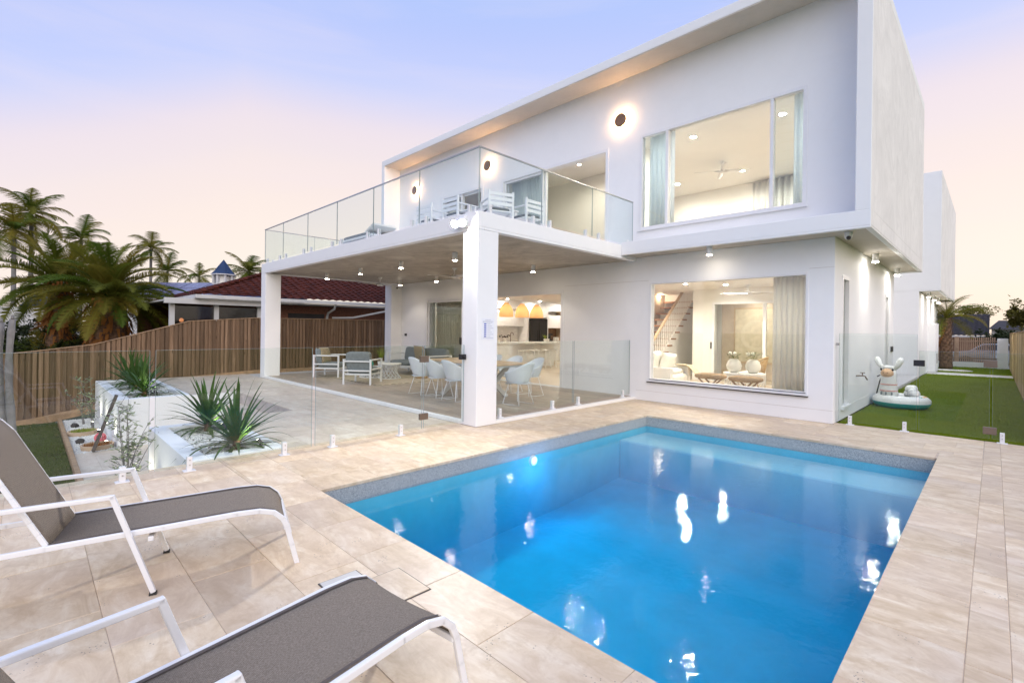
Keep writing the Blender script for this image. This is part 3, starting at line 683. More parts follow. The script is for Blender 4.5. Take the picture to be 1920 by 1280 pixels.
# floodlight on the corner of the balcony slab
fl = MB().box(-.42, -.26, -.06, .0, 3.16, 3.26).build('floodlight', 'white_metal', house, bevel=.01)
for dx, ax in ((-.065, (1.0, -5.0, 0)), (.065, (3.4, -2.6, 0))):
    c = Vector((-.34 + dx, -.10, 3.15)); a = (Vector(ax) - c).normalized()
    MB().tube([c - a * .07, c + a * .06], [.05, .062], 18).build('flood_head', 'white_metal', fl, smooth=40)
    MB().tube([c + a * .0605, c + a * .065], [.056, .05], 18).build('flood_lens', 'lens_flood', fl)
    lamp('SPOT', 'flood_lamp', c + a * .085, 170, SOFT, fl, .05, 120, .6, aim=ax)
# cameras, tap, sensor
for nm, (x, y, z), aim in (('security_camera', (3.92, 4.33, 3.10), (.3, -1, -.5)), ('security_camera', (-9.2, 4.30, 2.98), (.6, -.8, -.6))):
    s = MB().cyl(x, y, z - .05, z, .06, 20).ball((x, y, z - .065), .055).build(nm, 'white_metal', house, smooth=50)
    a = Vector(aim).normalized(); c = Vector((x, y, z - .075)); MB().tube([c + a * .03, c + a * .062], [.036, .030], 16).build('camera_eye', 'black_gloss', s, smooth=40)
tp = MB().tube([(3.69, 6.45, .69), (3.80, 6.45, .70), (3.83, 6.47, .69), (3.86, 6.50, .62)], .013, 8).tube([(3.79, 6.45, .70), (3.79, 6.45, .75)], .01, 8).bar((3.75, 6.45, .755), (3.83, 6.45, .755), .014).build('garden_tap', 'bronze', house, smooth=50)
MB().box(3.69, 3.72, 10.75, 11.02, 1.05, 1.18).build('switch_box', 'black_metal', house)
MB().box(-9.15, -9.05, YF - .03, YF, 1.22, 1.30).build('switch_box', 'black_metal', house)
MB().box(-1.72, -1.52, YF - .012, YF, .42, .54).build('power_point', 'white_metal', house)
tv = MB().box(-1.9, -1.1, 6.2, 6.26, 3.75, 4.45).build('television', 'black_gloss', house); 
# ------------------------------------------------------------------ paving
TILES = {}
def tile_mesh(w, d, mat, th=.030):
    k = (round(w, 3), round(d, 3), mat)
    if k not in TILES:
        c = .0022; m = MB(); a, b = w / 2, d / 2
        m.add([(-a, -b, -th), (a, -b, -th), (a, b, -th), (-a, b, -th), (-a, -b, -c), (a, -b, -c), (a, b, -c), (-a, b, -c), (-a + c, -b + c, 0), (a - c, -b + c, 0), (a - c, b - c, 0), (-a + c, b - c, 0)],
              [(0, 1, 5, 4), (1, 2, 6, 5), (2, 3, 7, 6), (3, 0, 4, 7), (4, 5, 9, 8), (5, 6, 10, 9), (6, 7, 11, 10), (7, 4, 8, 11), (8, 9, 10, 11)])
        TILES[k] = m.mesh('paver', mat)
    return TILES[k]
def pave(parent, x0, x1, y0, y1, tx, ty, mat='travertine', z=0, bond=True, along='x', keep=None, g=.0026, name='paver'):
    """fill a rectangle with pavers; rows run along 'x' or 'y'"""
    if along == 'x': U0, U1, V0, V1, tu, tv = x0, x1, y0, y1, tx, ty
    else: U0, U1, V0, V1, tu, tv = y0, y1, x0, x1, ty, tx
    v = V1; row = 0
    while v > V0 + .02:
        va = max(V0, v - tv); u = U0 - (tu / 2 if bond and row % 2 else 0)
        while u < U1 - .02:
            a, b = max(U0, u), min(U1, u + tu)
            if b - a > .03:
                w, d = b - a - g, v - va - g; cu, cv = (a + b) / 2, (va + v) / 2
                cx, cyy = (cu, cv) if along == 'x' else (cv, cu)
                if keep is None or keep(cx, cyy):
                    me = tile_mesh(*((w, d) if along == 'x' else (d, w)), mat)
                    o = link(name, me, parent); o.location = (cx, cyy, z + rnd.uniform(-.0008, .0008)); o.rotation_euler = (rnd.uniform(-.0012, .0012), rnd.uniform(-.0012, .0012), 0)
            u += tu
        v = va; row += 1
PX0, PX1, PY0, PY1 = 1.197, 5.088, -2.914, 2.980
CW = .40
deck = MB()
DX0 = -.60
OH = .03                                     # the coping overhangs the pool wall
for a, b, c, d in ((DX0, PX0 - OH, -9, 4.6), (PX1 + OH, 6.2, -9, 4.79), (PX0 - OH, PX1 + OH, -9, PY0 - OH), (PX0 - OH, PX1 + OH, PY1 + OH, 4.6), (3.69, PX1 + OH, 4.6, 4.79)): deck.box(a, b, c, d, -1.2, -.0034)
deck = struct(deck.build('pool_deck', 'grout'))
# coping on four sides, then the fields
pave(deck, PX0 - CW, PX1 + CW, PY0 - CW, PY0, .61, CW, bond=False)
pave(deck, PX0 - CW, PX1, PY1, PY1 + CW, .61, CW, bond=False)
pave(deck, PX0 - CW, PX0, PY0, PY1, CW, .61, along='y', bond=False)
pave(deck, PX1, PX1 + CW, PY0, PY1 + CW, CW, .61, along='y', bond=False)
pave(deck, DX0, 6.05, -5.8, PY0 - CW, .82, .41)
pave(deck, DX0, PX0 - CW, PY0 - CW, 0.0, .61, .41)
pave(deck, 0.0, PX0 - CW, 0.0, PY1 + CW, .61, .41)
pave(deck, 0.0, 3.69, PY1 + CW, 4.6, .61, .41)
pave(deck, 3.69, 5.48, PY1 + CW, 4.79, .61, .41)
pave(deck, 5.488, 6.05, PY0 - CW, 4.79, .41, .61, along='y')
# skimmer lids let into the coping
lid = thing('skimmer_lid', 'pale grey square skimmer lid set in the paving under the lounger by the pool', 'lid', (2.95, -3.48, .003), 0)
MB().box(-.15, .15, -.085, .14, -.004, .004).xform(Matrix.Translation((0, -.05, 0))).build('lid_plate', 'skimmer_lid', lid, bevel=.002); MB().box(-.157, .157, -.142, .097, -.006, .0005).build('lid_rim', 'dark_board', lid)
lid2 = thing('skimmer_lid', 'travertine square skimmer lid set in the pool coping in front of a lounger foot', 'lid', (3.12, -3.285, .003), 0)
MB().box(-.165, .165, -.10, .10, -.004, .004).build('lid_plate', 'travertine', lid2, bevel=.002); MB().box(-.172, .172, -.107, .107, -.006, .0005).build('lid_rim', 'dark_board', lid2)

# ------------------------------------------------------------------ pool
E_ = -.012
shell = MB()
ax0, ax1, ay0, ay1 = PX0 + E_, PX1 - E_, PY0 + E_, PY1 - E_
zt, zf = -.19, -1.04
zd = -1.25
def q4(m, *p): m.add(p, [(0, 1, 2, 3)])
q4(shell, (ax0, ay0, zt), (ax0, ay1, zt), (ax0, ay1, zd), (ax0, ay0, zd)); q4(shell, (ax1, ay0, zt), (ax1, ay1, zt), (ax1, ay1, zd), (ax1, ay0, zd))
q4(shell, (ax0, ay0, zt), (ax1, ay0, zt), (ax1, ay0, zd), (ax0, ay0, zd)); q4(shell, (ax0, ay1, zt), (ax1, ay1, zt), (ax1, ay1, zd), (ax0, ay1, zd))
q4(shell, (ax0, ay0, zf - .1), (ax1, ay0, zf - .1), (ax1, .6, zf), (ax0, .6, zf)); q4(shell, (ax0, .6, zf), (ax1, .6, zf), (ax1, ay1, -.86), (ax0, ay1, -.86))
shell = struct(shell.build('pool_shell', 'pool_shell'))
MB().box(ax0 - .002, ax1 + .002, 2.12, ay1 + .002, -1.0, -.295).build('bench_seat', 'pool_bench', shell, bevel=.03)
band = MB()
zb0, zb1 = -.30, -.031
for a, b, c, d in ((PX0 - .028, ax0 + .004, ay0, ay1), (ax1 - .004, PX1 + .028, ay0, ay1), (PX0 - .028, PX1 + .028, PY0 - .028, ay0 + .004), (PX0 - .028, PX1 + .028, ay1 - .004, PY1 + .028)):
    band.box(a, b, c, d, zt - .005, zb1)
band.build('waterline_band', 'pool_band', shell)
pl = MB().tube([(ax0, -.01, -.26), (ax0 + .03, -.01, -.26)], [.075, .065], 24).build('pool_light', 'white_metal', shell, smooth=40)
MB().tube([(ax0 + .0305, -.01, -.26), (ax0 + .034, -.01, -.26)], [.052, .05], 24).build('light_lens', 'pool_lens', pl)
lamp('SPOT', 'pool_lamp', (ax0 + .06, -.01, -.26), 26, (.40, .72, 1.0), pl, .08, 165, .5, aim=(ax0 + 3, -.01, -.6))
lamp('POINT', 'pool_lamp_glow', (ax0 + .35, -.01, -.40), 9, (.28, .50, 1.0), pl, .1)
struct(MB().box(ax0 - .008, ax1 + .008, ay0 - .008, ay1 + .008, zf - .20, -.172).build('pool_water', 'pool_water'))

# ------------------------------------------------------------------ upper terrace, steps well, planters
ZL = -.92
terr = MB()
TX0 = -11.0
for a, b, c, d in ((TX0, DX0 - .002, -1.45, 0.0), (-3.3, DX0 - .002, -2.56, -1.45), (TX0, -6.53, -2.349, -1.45)): terr.box(a, b, c, d, -1.2, -.0034)
terr = struct(terr.build('upper_terrace', 'grout'))
pave(terr, TX0, -6.53, -2.349, -1.45, .61, .41, 'travertine_pale')
MB().box(-6.53, -6.505, -2.35, -1.452, -1.2, .01).build('retaining_face', 'white_render', terr)
MB().box(-6.5, -3.302, -1.462, -1.4515, -1.2, -.012).build('retaining_face', 'raw_stone', terr)
pave(terr, TX0, DX0 - .002, -1.45, 0.0, .61, .41, 'travertine_pale')
pave(terr, -3.3, DX0 - .002, -2.56, -1.45, .61, .41, 'travertine_pale')
struct(MB().box(TX0, -9.64, 0, 14, -1.2, -.012).build('side_path', 'path_concrete'))
low = struct(MB().box(-6.5, DX0 - .004, -4.2, -1.451, -1.2, ZL - .0034).build('lower_landing', 'grout'))
pave(low, -6.5, -4.3, -4.2, -1.46, .61, .41, 'travertine_pale', ZL)
for k in range(3): struct(MB().box(-6.3, -3.31, -2.35 + .3 * k, -1.452, ZL, ZL + .23 * (k + 1)).build('garden_step', 'travertine_pale', bevel=.008))
# floor boards of the patio
patio = struct(MB().box(-9.625, -.101, .101, 4.598, 0, .048).build('patio_floor', 'grout'))
pave(patio, -9.62, -.104, .104, 4.596, 1.2, .2, 'patio_board', .06, name='floor_board', g=.003)

def planter(x0, x1, y0, y1, label, rim=.20, top=.02):
    p = thing('planter_box', label, 'planter', ((x0 + x1) / 2, (y0 + y1) / 2, ZL))
    def L(a, b, c, d, e, f): return MB().box(a - p.location.x, b - p.location.x, c - p.location.y, d - p.location.y, e - ZL, f - ZL)
    m = L(x0, x1, y0, y0 + rim, -1.1, top)
    m.v += []; 
    for q in ((x0, x1, y1 - rim * .6, y1), (x0, x0 + rim, y0 + rim, y1 - rim * .6), (x1 - rim, x1, y0 + rim, y1 - rim * .6)):
        s = L(*q, -1.1, top); m.add(s.v, s.f)
    m.build('planter_wall', 'white_render', p, bevel=.008)
    L(x0 + rim, x1 - rim, y0 + rim, y1 - rim * .6, -.3, -.05).build('soil', 'soil', p)
    return p
PA = (-10.95, -6.52, -3.56, -2.35); PB = (-3.05, -.605, -3.58, -2.565)
planter(*PA, 'long white rendered planter box with yuccas beside the timber fence')
planter(*PB, 'white rendered planter box with two dark green yuccas against the pool glass')
def pebbles(x0, x1, y0, y1, z, n, label, avoid=()):
    r = random.Random(int(x0 * 100)); m = MB()
    for _ in range(n):
        x, y = r.uniform(x0, x1), r.uniform(y0, y1)
        if any((x - a) ** 2 + (y - b) ** 2 < c * c for a, b, c in avoid): continue
        s = r.uniform(.010, .021); h = s * r.uniform(.5, .8); t = r.uniform(0, 6.28); zz = z + r.uniform(0, .012)
        vs = [(x, y, zz - h), (x, y, zz + h)]; k = 6
        for i in range(k):
            a = t + 6.283 * i / k; q = s * r.uniform(.75, 1.2); vs.append((x + q * math.cos(a), y + q * math.sin(a) * .8, zz + r.uniform(-.3, .3) * h))
        m.add(vs, [(0, 2 + (i + 1) % k, 2 + i) for i in range(k)] + [(1, 2 + i, 2 + (i + 1) % k) for i in range(k)])
    o = m.build('white_pebbles', 'pebble', smooth=True); tag(o, label, 'pebbles', kind='stuff'); return o
pebbles(PA[0] + .2, PA[1] - .2, PA[2] + .2, PA[3] - .12, -.03, 5200, 'white pebbles filling the long planter by the fence')
pebbles(PB[0] + .2, PB[1] - .2, PB[2] + .2, PB[3] - .12, -.03, 4200, 'white pebbles filling the planter next to the pool glass')
MB_ = struct(MB().box(-10.9, -6.5, -4.2, -3.56, -1.2, ZL - .02).box(-4.3, -.61, -4.2, -3.58, -1.2, ZL + .001).build('garden_bed', 'pebble'))
pebbles(-10.8, -6.45, -4.18, -3.57, ZL - .005, 6000, 'white pebbles of the sunken garden bed below the planter')
pebbles(-4.25, -.63, -4.18, -3.6, ZL + .012, 3200, 'white pebbles around the olive shrub below the pool deck')
e = tag(MB().box(-10.9, DX0 - .01, -4.27, -4.2, -1.2, ZL + .06).build('timber_edging', 'timber_edge', bevel=.008), 'brown timber sleeper edging between the grass and the white pebbles', 'edging')
# ------------------------------------------------------------------ lawns
def lawn(name, x0, x1, y0, y1, z, n, h, label, mats=('turf_base', 'grass_blade')):
    b = struct(MB().box(x0, x1, y0, y1, z - .3, z).build(name, mats[0]))
    r = np.random.default_rng(5); x = r.uniform(x0, x1, n)
    y = y0 + (y1 - y0) * r.uniform(0, 1, n) ** (1.7 if y1 - y0 > 6 else 1)
    a = r.uniform(0, 6.283, n); w = r.uniform(.003, .006, n) * (1 + (y - y0) * .06); hh = h * r.uniform(.6, 1.3, n); lx = r.normal(0, .35, n) * hh; ly = r.normal(0, .35, n) * hh
    V = np.empty((n, 3, 3)); V[:, 0] = np.c_[x - w * np.cos(a), y - w * np.sin(a), np.full(n, z - .002)]; V[:, 1] = np.c_[x + w * np.cos(a), y + w * np.sin(a), np.full(n, z - .002)]
    V[:, 2] = np.c_[x + lx, y + ly, z + hh]
    me = bpy.data.meshes.new('grass'); me.vertices.add(n * 3); me.vertices.foreach_set('co', V.reshape(-1)); me.loops.add(n * 3); me.loops.foreach_set('vertex_index', np.arange(n * 3, dtype=np.int32))
    me.polygons.add(n); me.polygons.foreach_set('loop_start', np.arange(0, n * 3, 3, dtype=np.int32)); me.update(calc_edges=True); me.validate()
    me.materials.append(MATS[mats[1]]); o = link('grass', me); tag(o, label, 'grass', kind='stuff')
lawn('lawn', 3.70, 6.06, 4.80, 19.9, -.035, 110000, .035, 'short green turf of the side lawn beyond the glass fence')
lawn('lower_lawn', -10.95, DX0 - .01, -13.5, -4.28, -.96, 80000, .035, 'green grass with shade painted in, below the deck beside the timber fence', ('painted_shade_turf', 'painted_shade_grass'))
struct(MB().box(3.70, 6.06, 19.9, 21.4, -.3, -.02).build('concrete_path', 'path_concrete'))
lawn('front_lawn', 3.70, 6.3, 21.4, 27.0, -.04, 9000, .04, 'strip of grass in front of the batten gate')
# ------------------------------------------------------------------ glass fences
def pane(parent, x0, x1, y0, y1, z0, z1, name='panel', mat='fence_glass'):
    o = MB().box(x0, x1, y0, y1, z0, z1).build(name, mat, parent)
    t = .0015                                   # polished edges read as thin grey-green lines
    if x1 - x0 < y1 - y0: MB().box(x0, x1, y0 - t, y0, z0, z1).box(x0, x1, y1, y1 + t, z0, z1).box(x0, x1, y0, y1, z1, z1 + t).build('panel_edge', 'glass_edge', o)
    else: MB().box(x0 - t, x0, y0, y1, z0, z1).box(x1, x1 + t, y0, y1, z0, z1).box(x0, x1, y0, y1, z1, z1 + t).build('panel_edge', 'glass_edge', o)
    return o
SP = {}
def spigot(parent, x, y, z, rz=0, h=.15):
    if h not in SP:
        m = MB().box(-.055, .055, -.045, .045, 0, .010).box(-.024, .024, -.028, -.007, .010, h).box(-.024, .024, .007, .028, .010, h)
        s = MB().tube([(0, -.0285, h * .45), (0, -.032, h * .45)], .007, 10).tube([(0, -.0285, h * .78), (0, -.032, h * .78)], .007, 10).tube([(0, .0285, h * .45), (0, .032, h * .45)], .007, 10).tube([(0, .0285, h * .78), (0, .032, h * .78)], .007, 10)
        SP[h] = (m.mesh('spigot', 'white_metal'), s.mesh('spigot_screw', 'steel'))
    o = link('spigot', SP[h][0], parent, .003, (x, y, z), (0, 0, rz)); link('spigot_screw', SP[h][1], o)
    return o
GT = .012
f = thing('glass_fence', 'frameless glass pool fence running past the yucca planter', 'fence', (0, 0, 0))
gx = -.28
for y0, y1 in ((-5.9, -3.98), (-3.93, -2.385), (-2.34, -.79)): pane(f, gx - GT / 2, gx + GT / 2, y0, y1, .05, 1.245)
for y in (-5.5, -4.18, -3.64, -2.70, -2.12, -1.14): spigot(f, gx, y, 0, math.pi / 2)
g = thing('glass_gate', 'frameless glass gate with black latch beside the big square column', 'gate', (gx, -.76, 0))
pane(g, -GT / 2, GT / 2, 0, .74, .05, 1.245)
for z in (.22, 1.05): MB().box(-.022, .022, -.07, .07, z - .045, z + .045).build('hinge', 'bronze', g, bevel=.004)
MB().box(-.03, .03, .66, .78, 1.02, 1.10).tube([(.03, .72, 1.06), (.06, .72, 1.06)], .022, 14).build('latch', 'black_metal', g, bevel=.004)
f = thing('glass_fence', 'frameless glass fence on the patio edge between column and facade', 'fence', (0, 0, 0))
for y0, y1 in ((.44, 2.54), (2.58, 4.57)): pane(f, gx + .15 - GT / 2, gx + .15 + GT / 2, y0, y1, .11, 1.29)
for y in (.62, 1.95, 2.72, 4.30): spigot(f, gx + .15, y, .06, math.pi / 2)
f = thing('glass_fence', 'frameless glass fence across the side lawn by the house corner', 'fence', (0, 0, 0))
gy = 4.74
pane(f, 3.74, 4.74, gy - GT / 2, gy + GT / 2, .05, 1.50); pane(f, 5.56, 6.04, gy - GT / 2, gy + GT / 2, .05, 1.25)
for x in (3.90, 4.60, 5.66, 5.98): spigot(f, x, gy, 0)
MB().box(3.69, 3.74, gy - .02, gy + .02, 1.30, 1.34).build('wall_bracket', 'steel', f)
g = thing('glass_gate', 'frameless glass gate with square hinges across the side lawn', 'gate', (4.77, gy, 0))
pane(g, 0, .76, -GT / 2, GT / 2, .05, 1.25)
for z in (.16, 1.10): MB().box(.695, .835, -.022, .022, z - .05, z + .05).build('hinge', 'bronze', g, bevel=.004)
MB().box(-.07, .06, -.03, .03, 1.02, 1.11).build('latch', 'black_metal', g, bevel=.004)
# balcony balustrade
b = thing('glass_balustrade', 'frameless glass balustrade with thin top rail around the balcony', 'balustrade', (0, 0, 3.30))
xs = [-9.50, -8.09, -6.47, -4.87, -3.26, -1.655, -.052]
for i in range(6): pane(b, xs[i] + .006, xs[i + 1] - .006, .047, .059, .05, .985)
ys = [.06, 1.50, 3.00, 4.50]
for i in range(3): pane(b, -.059, -.047, ys[i] + .006, ys[i + 1] - .006, .05, .985)
ys2 = [.06, 1.5, 3.0, 3.96]
for i in range(3): pane(b, -9.506, -9.494, ys2[i] + .006, ys2[i + 1] - .006, .05, .985)
MB().box(-9.515, -.040, .040, .066, .985, 1.008).box(-.066, -.040, .066, 4.50, .985, 1.008).box(-9.515, -9.489, .066, 3.97, .985, 1.008).build('top_rail', 'steel', b, bevel=.003)
for i in range(6):
    for a in (.22, -.22): spigot(b, (xs[i] if a > 0 else xs[i + 1]) + a, .053, 0, 0, .14)
for i in range(3):
    for a in (.22, -.22): spigot(b, -.053, (ys[i] if a > 0 else ys[i + 1]) + a, 0, math.pi / 2, .14); spigot(b, -9.5, (ys2[i] if a > 0 else ys2[i + 1]) + a, 0, math.pi / 2, .14)

# ------------------------------------------------------------------ timber fences: every paling a board of its own
PAL = [MB().box(-.038, .038, -.008, .008, 0, 1).mesh('paling', 'weathered_paling'), MB().box(-.037, .037, -.008, .008, 0, 1).mesh('paling', 'weathered_paling')]
PALN = [MB().box(-.049, .049, -.008, .008, 0, 1).mesh('paling', 'new_paling')]
def prof(y):     # top and foot of the boundary fence follow the falling ground
    pts = [(-8.0, .50, -1.12), (-5.3, .73, -1.0), (-4.7, .80, -.95), (-3.6, .95, -.75), (-2.4, 1.32, -.35), (-1.5, 1.60, -.12), (.3, 1.74, -.02), (14, 1.80, 0)]
    for (a, t0, b0), (c, t1, b1) in zip(pts, pts[1:]):
        if y <= c: k = (y - a) / (c - a); return t0 + (t1 - t0) * k, b0 + (b1 - b0) * k
    return pts[-1][1:]
FX = -11.05
fe = thing('paling_fence', 'weathered brown timber paling fence stepping down beside the planters', 'fence', (FX, 0, 0))
y = -7.4; k = 0
while y < 8.2:
    for lay in (0, 1):                              # lapped: every second board stands in front
        yy = y + lay * .053; t, bt = prof(yy); j = rnd.uniform(-.012, .012)
        o = link('paling', PAL[lay], fe, 0, (.004 + .026 * lay + rnd.uniform(-.003, .003), yy, bt + .12), (rnd.uniform(-.006, .006), 0, math.pi / 2 + rnd.uniform(-.02, .02))); o.scale = (1, 1, t + j - bt - .12)
    y += .1065
for (ya, yb) in ((-7.5, -5.3), (-5.3, -4.7), (-4.7, -3.6), (-3.6, -2.4), (-2.4, -1.5), (-1.5, .3), (.3, 8.3)):
    (ta, ba), (tb, bb) = prof(ya), prof(yb)
    MB().bar((.02, ya, ta + .012), (.02, yb, tb + .012), .07, .02).build('fence_cap', 'timber_edge', fe)
    MB().bar((.045, ya, ba + .03), (.045, yb, bb + .03), .045, .19).build('kick_board', 'timber_edge', fe)
m = MB(); y = -13.9
while y < -7.45:                                # the run beyond the view, as one piece
    for lay in (0, 1): m.box(.0 + .026 * lay, .016 + .026 * lay, y + lay * .053 - .037, y + lay * .053 + .037, -1.0, .50 + rnd.uniform(-.01, .01))
    y += .1065
tag(m.build('paling_run', 'weathered_paling', fe), kind='stuff'); MB().box(-.015, .055, -14, -7.5, .50, .52).build('fence_cap', 'timber_edge', fe)
struct(MB().box(6.205, 60, -40, 29.9, -1.2, -.09).build('neighbour_yard', 'turf_base'))
FX2 = 6.10
fr = thing('paling_fence', 'pale new timber paling fence along the side lawn', 'fence', (FX2, 0, 0))
y = 5.0; k = 0
while y < 27.4:
    for lay in (0, 1):
        o = link('paling', PALN[0], fr, 0, (-.006 - .018 * lay, y + lay * .068, -.02), (0, 0, math.pi / 2 + rnd.uniform(-.02, .02))); o.scale = (1, 1, 1.60 + rnd.uniform(-.01, .01))
    y += .136 if y < 16 else .19
MB().box(-.05, .02, 5, 27.5, 1.585, 1.61).build('fence_cap', 'timber_edge', fr); MB().box(.0, .05, 5, 27.5, -.1, .12).build('kick_board', 'timber_edge', fr)
# ------------------------------------------------------------------ street gate and pillar
GY = 27.0
gt = thing('batten_gate', 'brown vertical batten gate on a pale plinth at the street end', 'gate', (0, GY, 0))
me = MB().box(-.022, .022, -.02, .02, 0, 1.16).mesh('batten', 'gate_batten')
x = 2.9
while x < 5.62:
    link('batten', me, gt, 0, (x, 0, .24)); x += .0725
MB().box(2.8, 5.66, .022, .05, .36, .43).box(2.8, 5.66, .022, .05, 1.18, 1.25).build('gate_rail', 'gate_batten', gt)
MB().box(4.22, 4.36, -.03, .021, .22, 1.42).build('gate_post', 'gate_batten', gt)
MB().box(2.6, 5.66, -.05, .06, -.1, .22).build('plinth', 'white_paint', gt)
tag(MB().box(5.66, 6.02, GY - .35, GY + .05, -.1, 1.36).build('gate_pillar', 'white_render', bevel=.01), 'white rendered gate pillar next to the timber fence end', 'pillar')
struct(MB().lathe([(0.0, .012), (.75, .012), (.8, 0), (.8, -.05)], 24, (4.15, 23.2, -.01), 1, .6).build('palm_bed_edging', 'path_concrete', smooth=30))
# ------------------------------------------------------------------ sun loungers
def lounger(label, loc, rz):
    """local axes: +y towards the foot end, hinge of the back at y=0"""
    t = thing('sun_lounger', label, 'sun lounger', loc, rz, 'sun loungers by the pool')
    W = .258; fr = .026
    prof = [(-.62, .315), (-.3, .325), (.0, .335), (.5, .352), (.86, .365), (.98, .362), (1.06, .34), (1.11, .295), (1.135, .24)]
    foot = [(1.165, .12), (1.195, .0)]
    for s in (-1, 1):
        m = MB(); pts = prof + foot
        for a, b in zip(pts, pts[1:]):
            va, vb = Vector((s * W, *a)), Vector((s * W, *b)); d = (vb - va).normalized() * .008
            m.bar(va - d, vb + d, fr * .8, fr * 1.15, up=(0, 0, 1) if abs((vb - va).normalized().z) < .8 else (0, -1, 0))
        m.build('side_rail', 'white_metal', t, bevel=.005)
        # arm loop: front leg rises, bends back to the arm
        m = MB(); sx = s * (W + .03)
        m.bar((sx, .46, 0.012), (sx, .27, .578), fr, fr, up=(0, 1, 0)).bar((sx, .285, .568), (sx, -.58, .552), fr, .024)
        m.bar((sx, -.57, .57), (sx, -.62, .32), fr, fr, up=(0, 1, 0))
        m.build('arm', 'white_metal', t, bevel=.005)
        MB().box(sx - .017, sx + .017, .44, .475, 0, .012).build('foot_cap', 'rubber', t)
        MB().bar((sx - s * .02, -.45, .325), (sx, -.72, .0), fr, fr, up=(0, 1, 0)).build('leg', 'white_metal', t, bevel=.005)
    for yy, zz in ((-.60, .32), (.44, .30), (1.13, .235)): MB().bar((-W, yy, zz), (W, yy, zz), .028).build('cross_bar', 'white_metal', t, bevel=.005)
    # seat sling, slightly dished, following the rails over the rolled foot
    ps = [p for p in prof if p[0] >= 0]; rows = []
    for (y, z) in ps:
        rows.append([(u * (W - .012), y, z + .012 - .012 * (1 - u * u)) for u in [i / 8 * 2 - 1 for i in range(9)]])
    o = MB().grid(rows).build('seat_sling', 'sling', t, smooth=True); s_ = o.modifiers.new('s', 'SOLIDIFY'); s_.thickness = .006
    for s in (-1, 1):
        MB().grid([[(s * (W - .012) * u, y, z + .0125 - .012 * (1 - u * u) + .004) for u in (.925, .955, .985)] for (y, z) in ps]).build('sling_hem', 'sling_hem', t, smooth=True)
    # reclined back
    A = R(63); L = .76; top = (0, -math.cos(A) * L, .34 + math.sin(A) * L); bp = []
    for i in range(11):
        k = i / 10; l = L * k; bend = max(0, k - .86) * .9
        bp.append((-math.cos(A) * l - bend * .55, .335 + math.sin(A) * l - bend * bend * 1.5))
    for s in (-1, 1):
        m = MB()
        for a, b in zip(bp, bp[1:]): m.bar((s * (W - .025), *a), (s * (W - .025), *b), fr * .85, fr * .85, up=(0, 1, 0))
        m.build('back_rail', 'white_metal', t, bevel=.004)
    MB().bar((-W + .03, *bp[-1]), (W - .03, *bp[-1]), .026).build('head_bar', 'white_metal', t, bevel=.005)
    rows = [[(u * (W - .035), y + .016 - .012 * (1 - u * u), z) for u in [i / 8 * 2 - 1 for i in range(9)]] for (y, z) in bp]
    o = MB().grid(rows).build('back_sling', 'sling', t, smooth=True); s_ = o.modifiers.new('s', 'SOLIDIFY'); s_.thickness = .006
    for s in (-1, 1): MB().bar((s * (W - .05), -.20, .72), (s * (W - .05), -.50, .34), .014, .03).build('back_strut', 'white_metal', t, bevel=.003)
    return t
lounger('sun lounger with raised taupe back beside the glass fence and yuccas', (1.865, -4.685, 0), -.275)
lounger('sun lounger with taupe seat cut off by the lower edge, nearest the pool', (3.905, -4.74, 0), .125)

# ------------------------------------------------------------------ patio lounge
def armchair(label, loc, rz, wide=.74, deep=.76, cat='armchair', name='patio_armchair', cush=True):
    """faces +x; back at -x"""
    t = thing(name, label, cat, loc, rz); w = wide / 2; d = deep / 2; b = .042
    for sx in (-1, 1):
        for sy in (-1, 1): MB().box(sx * (d - b / 2) - b / 2, sx * (d - b / 2) + b / 2, sy * (w - b / 2) - b / 2, sy * (w - b / 2) + b / 2, 0, .60).build('leg', 'white_metal', t, bevel=.004)
    for sy in (-1, 1):
        yy = sy * (w - b / 2)
        MB().box(-d, d, yy - b / 2 - .004, yy + b / 2 + .004, .601, .635).build('armrest', 'white_metal', t, bevel=.004)
        MB().box(-d + b, d - b, yy - .015, yy + .015, .36, .395).build('side_rail', 'white_metal', t, bevel=.003)
    MB().box(-d + b + .001, d - b - .001, -w + b, w - b, .235, .275).box(d - b + .002, d - .004, -w + b, w - b, .235, .275).build('seat_frame', 'white_metal', t, bevel=.003)
    MB().box(-d + .004, -d + b - .004, -w + b, w - b, .565, .600).box(-d + .004, -d + b - .004, -w + b, w - b, .33, .365).build('back_rail', 'white_metal', t, bevel=.003)
    n = 1 if wide < 1 else 2; cw = (wide - 2 * b) / n
    for i in range(n):
        yc = -w + b + cw * (i + .5)
        MB().cushion(.03, yc, .345, deep - 2 * b + .02, cw - .01, .16, 5).build('seat_cushion', 'grey_cushion', t, smooth=True)
        MB().cushion(0, 0, 0, .17, cw - .02, .44, 9).xform(Matrix.Translation((-d + .13, yc, .60)) @ Matrix.Rotation(R(-10), 4, 'Y')).build('back_cushion', 'grey_cushion', t, smooth=True)
    return t
def pillow(label, loc, rot, mat='checked_cushion', s=.45, th=.14):
    m = MB(); n = 14; r1 = []; 
    for sgn in (1, -1):
        rows = []
        for i in range(n + 1):
            a = i / n * 2 - 1; row = []
            for j in range(n + 1):
                b = j / n * 2 - 1; k = 1 - .06 * (1 - abs(a)) * abs(b) ** 2; k2 = 1 - .06 * (1 - abs(b)) * abs(a) ** 2
                row.append((a * s / 2 * k, sgn * th / 2 * ((1 - a ** 4) * (1 - b ** 4)) ** .5, b * s / 2 * k2))
            rows.append(row)
        m.grid(rows)
    o = m.build('scatter_cushion', mat, smooth=True); o.location = loc; o.rotation_euler = rot; tag(o, label, 'cushion'); return o
a1 = armchair('white framed patio armchair with grey cushions seen from the side against the fence', (-8.12, 1.46, .06), R(41))
